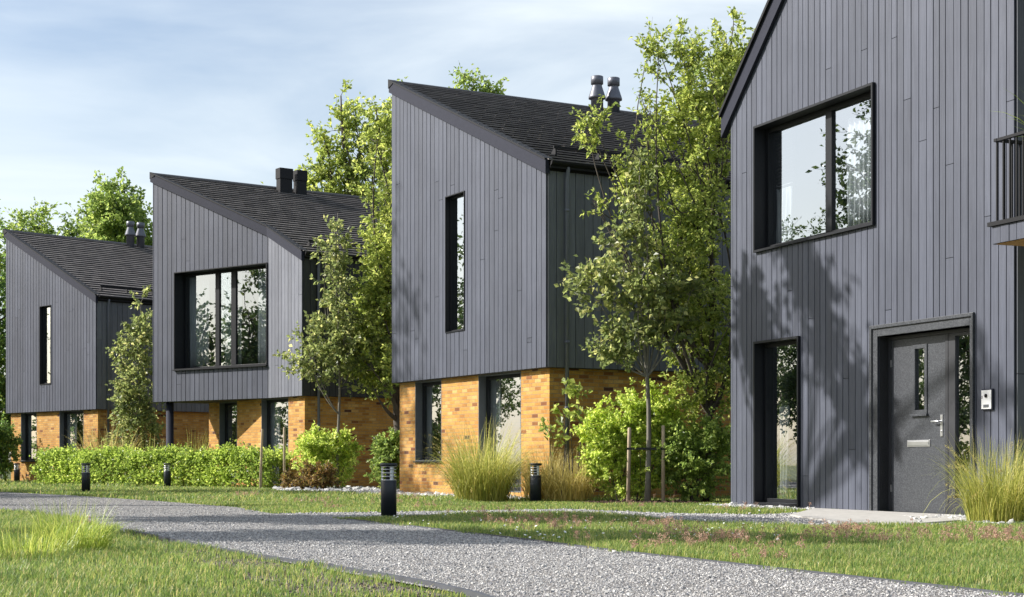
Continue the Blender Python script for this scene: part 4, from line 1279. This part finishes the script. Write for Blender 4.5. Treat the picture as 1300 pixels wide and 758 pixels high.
# --- shrubs
plant('shrub', 'yellow-green rounded shrub in front of the bay house brick corner', 'shrub', A_(412, 40.7),
      [(0, 0, .8, .95, .7, .8, 2), (.35, 0, 1.15, .5, .5, .5, 1), (-.3, 0, 1.1, .45, .5, .55, 1)], 190, 9500, .085, (M['leaf_gold'], M['bark']), twig=.22, tube=.007, seed=14, aspect=.32)
plant('shrub', 'low russet-leaved shrub at the end of the hedge', 'shrub', A_(392, 39.4),
      [(0, 0, .28, .75, .5, .36, 2), (.3, 0, .4, .4, .4, .28, 1)], 120, 6000, .060, (M['leaf_red'], M['bark']), twig=.16, tube=.006, seed=15, aspect=.34)
plant('shrub', 'fresh green shrub tucked behind the middle house brick corner', 'shrub', A_(494, 38.4),
      [(0, 0, .7, .55, .5, .7, 2), (.2, 0, 1.1, .45, .4, .35, 1)], 120, 6200, .085, (M['leaf_bright'], M['bark']), twig=.2, tube=.006, seed=16, aspect=.32)
plant('shrub', 'large yellow-green shrub behind the staked tree and left-hand stake', 'shrub', A_(800, 27.9),
      [(0, .1, .8, .95, .6, .8, 2.2), (.2, .1, 1.5, .65, .5, .62, 1.5), (-.5, 0, 1.1, .5, .45, .6, 1.1), (.7, .1, 1.35, .5, .4, .7, 1.1)], 420, 30000, .060, (M['leaf_gold'], M['bark']), twig=.18, tube=.0055, seed=17, aspect=.36)
plant('shrub', 'dark green shrub against the left edge of the near house', 'shrub', A_(884, 27.6),
      [(0, 0, .65, .75, .6, .65, 2), (.35, 0, 1.15, .4, .5, .4, .7), (-.35, 0, .9, .4, .45, .5, .8)], 240, 15000, .060, (M['leaf_bright'], M['bark']), twig=.18, tube=.0055, seed=18, aspect=.36)
plant('sapling', 'thin sapling with large yellowish leaves beside the middle house downpipe', 'shrub', A_(722, 28.3),
      [(0, 0, 1.55, .45, .3, .28, 1.2), (.05, 0, 2.05, .3, .25, .2, .6), (-.25, 0, 1.2, .3, .25, .25, .6)], 24, 210, .125, (M['leaf_yellow'], M['bark']), twig=.16, tube=.006, seed=19, stems=5, aspect=.34)
plant('shrub', 'dark shrub at the left picture edge beside the farthest house brickwork', 'shrub', A_(2, 56.2),
      [(0, 0, 1.2, .55, .7, 1.15, 2)], 110, 5200, .11, (M['leaf_mid'], M['bark']), twig=.25, tube=.007, seed=20)

# --- tall trees standing left of the picture: they shade the path and the near house and are mirrored in the windows
for i, (x, y, h, r) in enumerate(((-21, 34, 10.5, 3.0), (-22, 38.2, 22, 2.6), (-27.5, 42.0, 9.6, 2.3), (-28.5, 45.6, 8.6, 2.2), (-29.5, 54, 13, 3.2), (-35, 64, 14, 3.6), (-40, 78, 15, 3.8), (-37, 50, 15, 3.4), (-45, 60, 15, 3.6))):
    plant('tall_tree', 'tall leafy tree mirrored as a dark shape in the house windows', 'tree', (x, y),
          [(0, 0, h * .6, r * .8, r * .8, h * .36, 2), (r * .4, 0, h * .38, r * .7, r * .7, h * .26, 1), (-r * .3, r * .3, h * .45, r * .7, r * .7, h * .3, 1)], 230, 8500, .21, (M['leaf_backlit'], M['bark']),
          (h * .15, .2, 0), twig=.9, tube=.02, seed=30 + i, group='trees mirrored in the house windows', aspect=.26)
for i, (x, y, h, r) in enumerate(((-19, 31.5, 3.2, 2.2), (-22.5, 37, 3.6, 2.4), (-30, 58, 4.4, 2.8), (-28, 52, 3.6, 2.6), (-33, 69, 4.6, 3.0))):
    plant('tall_shrub', 'wide leafy shrub mirrored low in the ground floor windows', 'shrub', (x, y),
          [(0, 0, h * .45, r, r, h * .45, 2), (r * .5, 0, h * .6, r * .6, r * .6, h * .4, 1)], 130, 5200, .18, (M['leaf_backlit'], M['bark']),
          twig=.5, tube=.014, seed=60 + i, group='shrubs mirrored in the ground floor windows', aspect=.3)
plant('shade_tree', 'tall tree whose crown throws leaf shade over the near house front', 'tree', (-10.6, 26.2),
      [(4.5, -.1, 9.6, .7, .6, 1.1, 1.2), (4.6, -1.15, 11.3, .5, .30, .9, .8), (4.6, -1.7, 10.3, .5, .30, .9, .8), (4.5, -2.35, 9.3, .45, .25, .9, .5), (0, -4.2, 13.5, .7, .6, .8, .3)], 90, 2500, .22, (M['leaf_mid'], M['bark']), (9.6, .24, 1), twig=.5, tube=.016, seed=41, aspect=.36)
plant('shade_tree', 'tall tree whose crown throws dappled shade across the gravel path', 'tree', (-11.6, 20.6),
      [(0, 0, 8.0, 2.4, 1.7, 2.2, 2), (1.0, -.2, 6.2, 2.0, 1.5, 1.7, 1.3)], 300, 15000, .20, (M['leaf_mid'], M['bark']), (4, .22, 0), twig=.7, tube=.016, seed=42, aspect=.3)

plant('shade_tree', 'tall tree whose crown darkens the near end of the gravel path', 'tree', (-10.6, 16.0),
      [(0, 0, 7.4, 2.0, 1.3, 2.0, 2), (.6, 0, 5.6, 1.8, 1.1, 1.6, 1)], 230, 10500, .19, (M['leaf_mid'], M['bark']), (4, .22, 0), twig=.7, tube=.016, seed=43, aspect=.3)

# --- hedge
def hedge():
    a, b = Vector((-14.55, 49.2)), Vector((-6.2, 42.6))
    t = thing('clipped_hedge', 'long bright green clipped hedge in front of the two far houses', 'hedge', (0, 0, 0))
    d = (b - a); ln = d.length; d.normalize(); n = Vector((-d.y, d.x))
    rng = np.random.default_rng(77)
    wood = MB(); k = 0
    while k < ln:
        p = a + d * k
        for _ in range(3):
            e = p + d * rng.uniform(-.25, .25) + n * rng.uniform(-.35, .35)
            wood.tube([(p.x, p.y, -.02), (e.x, e.y, rng.uniform(.6, .9))], [.010, .004], 4, cap=False)
        k += .3
    wood.build('stems', M['bark'], t)
    nt_ = 1500
    s = rng.uniform(0, ln, nt_); q = rng.uniform(-.42, .42, nt_); face = rng.random(nt_)
    h = np.where(face < .45, rng.uniform(.80, .98, nt_), rng.uniform(.08, .95, nt_)); q = np.where((face >= .45) & (face < .9), -np.abs(rng.normal(.40, .05, nt_)), q)
    wob = .06 * np.sin(s * 2.3) + .05 * np.sin(s * 5.1 + 1) + rng.normal(0, .03, nt_)
    h = h + wob * (h > .7)
    C = np.stack([a.x + d.x * s + n.x * q, a.y + d.y * s + n.y * q, h], 1)
    per = 24; nl = nt_ * per
    P = np.repeat(C, per, 0) + rng.normal(0, .075, (nl, 3)); P[:, 2] = np.maximum(P[:, 2], .02)
    D = rng.normal(0, .8, (nl, 3)) + np.array([-n.x * .5, -n.y * .5, .55])
    V, F = leaf_quads(P, D, .085, .34, .1)
    np_mesh('foliage', V, F, M['leaf_hedge'], t)
hedge()

# --- ornamental grasses
def grass_clump(name, label, loc, n, length, spread, mat, seed, width=.006, base_r=.16, heads=None, group=None, upright=.55):
    rng = np.random.default_rng(seed)
    t = thing(name, label, 'ornamental grass', (loc[0], loc[1], 0), 0, group)
    seg = 7
    a = rng.uniform(0, 2 * np.pi, n); r = base_r * 1.35 * np.sqrt(rng.random(n))
    X0, Y0 = r * np.cos(a), r * np.sin(a)
    b = a + rng.normal(0, .6, n)
    ln = length * rng.uniform(.4, 1.12, n); lean = spread * rng.random(n) ** .8
    s = np.linspace(0, 1, seg + 1)
    kink = np.where(rng.random(n) < .12, 1.1, 0)[:, None] * (s[None] > rng.uniform(.45, .8, n)[:, None])
    th = lean[:, None] * (.22 + 1.75 * s[None] ** 1.7 * (1.5 - upright)) + kink            # angle from upright along the blade
    ds = ln[:, None] / seg
    R_ = np.cumsum(np.sin(th) * ds, 1); Z = np.cumsum(np.cos(th) * ds, 1)
    X = X0[:, None] + R_ * np.cos(b)[:, None]; Y = Y0[:, None] + R_ * np.sin(b)[:, None]
    Z = Z - Z[:, :1]
    Z = np.maximum(Z, .01)
    w = width * (1 - s ** 2 * .92)[None] * rng.uniform(.6, 1.2, n)[:, None]
    c = b + np.pi / 2 + rng.normal(0, .5, n)
    sx, sy = np.cos(c)[:, None] * w, np.sin(c)[:, None] * w
    A = np.stack([X - sx, Y - sy, Z], 2); Bv = np.stack([X + sx, Y + sy, Z], 2)
    V = np.stack([A, Bv], 2).reshape(n, (seg + 1) * 2, 3)
    f = np.array([(2 * k, 2 * k + 1, 2 * k + 3, 2 * k + 2) for k in range(seg)])
    F = (f[None] + (np.arange(n) * (seg + 1) * 2)[:, None, None]).reshape(-1, 4)
    np_mesh('blades', V.reshape(-1, 3), F, mat, t)
    if heads:
        hn, hm = heads
        idx = rng.choice(n, hn, replace=False)
        VS = []
        for i in idx:
            for k in range(34):
                q = rng.uniform(.78, 1.0) * seg; j = int(min(q, seg - 1)); fr = q - j
                p = np.array([X[i, j] * (1 - fr) + X[i, j + 1] * fr, Y[i, j] * (1 - fr) + Y[i, j + 1] * fr, Z[i, j] * (1 - fr) + Z[i, j + 1] * fr]) + rng.normal(0, .010, 3)
                d = rng.normal(size=3); d /= np.linalg.norm(d); e = np.cross(d, rng.normal(size=3)); e /= np.linalg.norm(e)
                VS += [p - d * .016, p + e * .003, p + d * .016, p - e * .003]
        V = np.array(VS); np_mesh('seed_plumes', V, np.arange(len(V)).reshape(-1, 4), hm, t)
    return t

grass_clump('ornamental_grass', 'tall fountain of yellow-green grass before the middle house brick corner', A_(612, 28.6), 1700, 1.45, 1.15, M['straw'], 51, .0065, .34, (60, M['tan']))
grass_clump('ornamental_grass', 'tan feathery grass between bollard and yellow-green shrub', A_(722, 28.4), 900, .95, 1.05, M['tan'], 52, .006, .30, (50, M['tan']))
grass_clump('ornamental_grass', 'short straw-coloured grass close behind the bollard at the brick corner', A_(690, 29.2), 700, 1.05, .85, M['tan'], 53, .006, .25, (40, M['tan']))
grass_clump('ornamental_grass', 'bushy straw-green grass clump beside the front door', A_(1268, 18.3), 1300, 1.04, 1.0, M['straw'], 54, .0042, .26, (30, M['tan']))
grass_clump('ornamental_grass', 'small straw grass at the right picture edge beyond the door grass', A_(1306, 19.2), 600, .95, .9, M['straw'], 55, .0045, .2)
grass_clump('ornamental_grass', 'low lime-green arching grass tuft in the left foreground lawn', A_(92, 12.2), 900, .44, 1.25, M['lime'], 56, .0030, .20)
grass_clump('ornamental_grass', 'thin low grass tuft at the lower left corner of the lawn', A_(40, 11.6), 420, .34, 1.3, M['lime'], 57, .0028, .22)
grass_clump('ornamental_grass', 'reddish straw grass behind the hedge under the farthest house corner', A_(136, 51.0), 700, 1.9, .9, M['tan'], 58, .012, .5, (40, M['tan']))
grass_clump('ornamental_grass', 'straw grass behind the hedge left of the slim column', A_(185, 50.2), 500, 1.5, 1.0, M['straw'], 59, .011, .45)
grass_clump('ornamental_grass', 'straw grass behind the hedge right of the slim column', A_(248, 50.6), 420, 1.75, .95, M['straw'], 60, .010, .3, (20, M['tan']))

# --- potted plant on the balcony
xb, ysb, zbt, zrl = bal4
pt = thing('potted_plant', 'spiky green plant in a dark pot on the balcony', 'plant', (*H4.world(xb + .30, ysb - .80), zbt + .006))
pm = MB(); pm.lathe([(.11, 0), (.16, .30), (.175, .30), (.175, .34), (.15, .34), (.14, .30)], (0, 0, 0), 20); pm.build('pot', M['cap'], pt)
rng = np.random.default_rng(5); n = 90; seg = 6
a = rng.uniform(0, 2 * np.pi, n); lean = rng.uniform(.1, 1.0, n); ln = rng.uniform(.55, 1.25, n); s = np.linspace(0, 1, seg + 1)
th = lean[:, None] * (.3 + 1.3 * s[None] ** 1.5); RR = np.cumsum(np.sin(th) * ln[:, None] / seg, 1); ZZ = .30 + np.cumsum(np.cos(th) * ln[:, None] / seg, 1)
w = .016 * (1 - s ** 2 * .95)[None] * np.ones((n, 1))
XA = RR * np.cos(a)[:, None]; YA = RR * np.sin(a)[:, None]
V = np.stack([np.stack([XA - np.sin(a)[:, None] * w, YA + np.cos(a)[:, None] * w, ZZ], 2), np.stack([XA + np.sin(a)[:, None] * w, YA - np.cos(a)[:, None] * w, ZZ], 2)], 2).reshape(n, -1, 3)
f = np.array([(2 * k, 2 * k + 1, 2 * k + 3, 2 * k + 2) for k in range(seg)])
np_mesh('leaves', V.reshape(-1, 3), (f[None] + (np.arange(n) * (seg + 1) * 2)[:, None, None]).reshape(-1, 4), M['lime'], pt)

# ---------------------------------------------------------------- bollards and stakes
def bollard(first, label, loc):
    if first is None:
        t = thing('bollard_light', label, 'bollard', (*loc, 0), 0, 'bollard lights along the paths')
        p = MB(); p.lathe([(.100, -.02), (.100, .472), (.096, .480)], n=32); p.build('post', M['bollard'], t)
        h = MB()
        h.lathe([(.098, .662), (.112, .664), (.112, .690), (.104, .700)], n=32); h.build('cap', M['bollard'], t)
        r = MB()
        for z in (.484, .529, .574, .619, .656):
            r.lathe([(.040, z), (.098, z - .004), (.098, z + .006), (.040, z + .012)], n=28)
        r.build('louvre', M['steel'], t)
        c = MB(); c.lathe([(.036, .480), (.036, .664)], n=16); c.build('lamp_core', M['bollard'], t)
        for k in range(3):
            w = R(-62 + 120 * k)
            q = MB(); q.box((.082 * math.cos(w), .082 * math.sin(w), .572), (.022, .030, .184), rz=w); q.build('strut', M['clear'], t)
        return t
    t = first.copy(); COL.objects.link(t); t.location = (*loc, 0); t['label'] = label
    for ch in list(first.children):
        c = ch.copy(); COL.objects.link(c); c.parent = t
    return t
b0 = bollard(None, 'nearest and largest dark bollard light on the grass at the fork of the gravel paths', G(493.5, 658))
for lab, loc in (('dark bollard light in front of the tall grasses at the middle house brick corner', G(680, 638)),
                 ('dark bollard light at the path edge before the left part of the hedge', G(109, 626)),
                 ('dark bollard light below the slim column, close against the hedge', AT(212.5, 44.3)),
                 ('smallest dark bollard light by the farthest house brick wall at left edge', AT(21.5, 55.0))):
    bollard(b0, lab, loc)

def stake(first, label, loc, h, lean):
    if first is None:
        m = MB(); m.lathe([(.034, -.05), (.032, 1.0), (.026, 1.012)], n=10)
        o = m.build('tree_stake', M['stake'])
    else:
        o = first.copy(); COL.objects.link(o)
    o.location = (*loc, 0); o.scale = (1, 1, h); o.rotation_euler = (0, lean, 0)
    return tag(o, label, 'stake', 'timber stakes by the young trees')
Zs = 27.4
k0 = stake(None, 'timber stake left of the pale young tree trunk near the near house', AT(797.5, Zs), 1.30, R(1.0))
stake(k0, 'timber stake right of the pale young tree trunk near the near house', AT(842, Zs), 1.34, 0)
stake(k0, 'leaning timber stake standing before the middle of the hedge', AT(330.5, 41.6), 1.58, R(1.8))
stake(k0, 'timber stake between the hedge end and the russet shrub', AT(361, 41.2), 1.62, 0)
tie = MB(); xa, ya = AT(797.5, Zs); xb_, _ = AT(842, Zs)
tie.box(((xa + xb_) / 2, Zs - .036, .95), (xb_ - xa + .06, .006, .04)); 
tag(tie.build('tree_tie', M['strap']), 'dark strap tying the pale young tree to its two stakes', 'tree tie')

# ---------------------------------------------------------------- camera, sky, sun
cam = bpy.data.cameras.new('camera'); co = bpy.data.objects.new('camera', cam); COL.objects.link(co)
co.location = (0, 0, EYE); co.rotation_euler = (R(90), 0, 0)
cam.sensor_fit = 'HORIZONTAL'; cam.sensor_width = 36; cam.lens = FOC / 1300 * 36
cam.shift_y = (V0 - 379) / 1300; cam.clip_start = .1; cam.clip_end = 3000
scene.camera = co

SUN_AZ = math.atan2(-1.0, .12)      # compass angle from +Y towards +X
SUN_EL = R(35)
world = bpy.data.worlds.new('World'); scene.world = world; world.use_nodes = True
nt = world.node_tree; bg = nt.nodes['Background']
sky = N(nt, 'ShaderNodeTexSky', sky_type='NISHITA'); sky.sun_disc = False
sky.sun_elevation = SUN_EL; sky.sun_rotation = SUN_AZ; sky.air_density = 1.0; sky.dust_density = 2.2; sky.ozone_density = 1.5
tc = N(nt, 'ShaderNodeTexCoord')
mp = N(nt, 'ShaderNodeMapping'); mp.inputs['Scale'].default_value = (1.0, 1.0, 4.2); mp.inputs['Location'].default_value = (.3, .1, .2)
L(nt, tc.outputs['Generated'], mp.inputs['Vector'])
cn = N(nt, 'ShaderNodeTexNoise'); cn.inputs['Scale'].default_value = 2.3; cn.inputs['Detail'].default_value = 7; cn.inputs['Roughness'].default_value = .52; cn.inputs['Distortion'].default_value = .5
L(nt, mp.outputs['Vector'], cn.inputs['Vector'])
cr = ramp(nt, cn.outputs['Fac'], [(.40, (.10, .10, .10)), (.70, (.7, .7, .7))])
cm = mixc(nt, cr.outputs['Color'], sky.outputs['Color'], (7.4, 7.8, 7.8))
L(nt, cm, bg.inputs['Color'])
bg.inputs['Strength'].default_value = .10

sl = bpy.data.lights.new('sun', 'SUN'); so = bpy.data.objects.new('sun', sl); COL.objects.link(so)
sl.energy = 5.0; sl.angle = R(.5); sl.color = (1.0, .96, .90)
sd = Vector((math.sin(SUN_AZ) * math.cos(SUN_EL), math.cos(SUN_AZ) * math.cos(SUN_EL), math.sin(SUN_EL)))
so.rotation_euler = sd.to_track_quat('Z', 'Y').to_euler()

scene.view_settings.view_transform = 'Standard'; scene.view_settings.look = 'None'
scene.view_settings.exposure = 0.75; scene.view_settings.gamma = 1
scene.render.engine = 'CYCLES'
cy = scene.cycles
cy.use_denoising = True; cy.max_bounces = 8; cy.transparent_max_bounces = 12; cy.diffuse_bounces = 3; cy.glossy_bounces = 4; cy.sample_clamp_indirect = 6
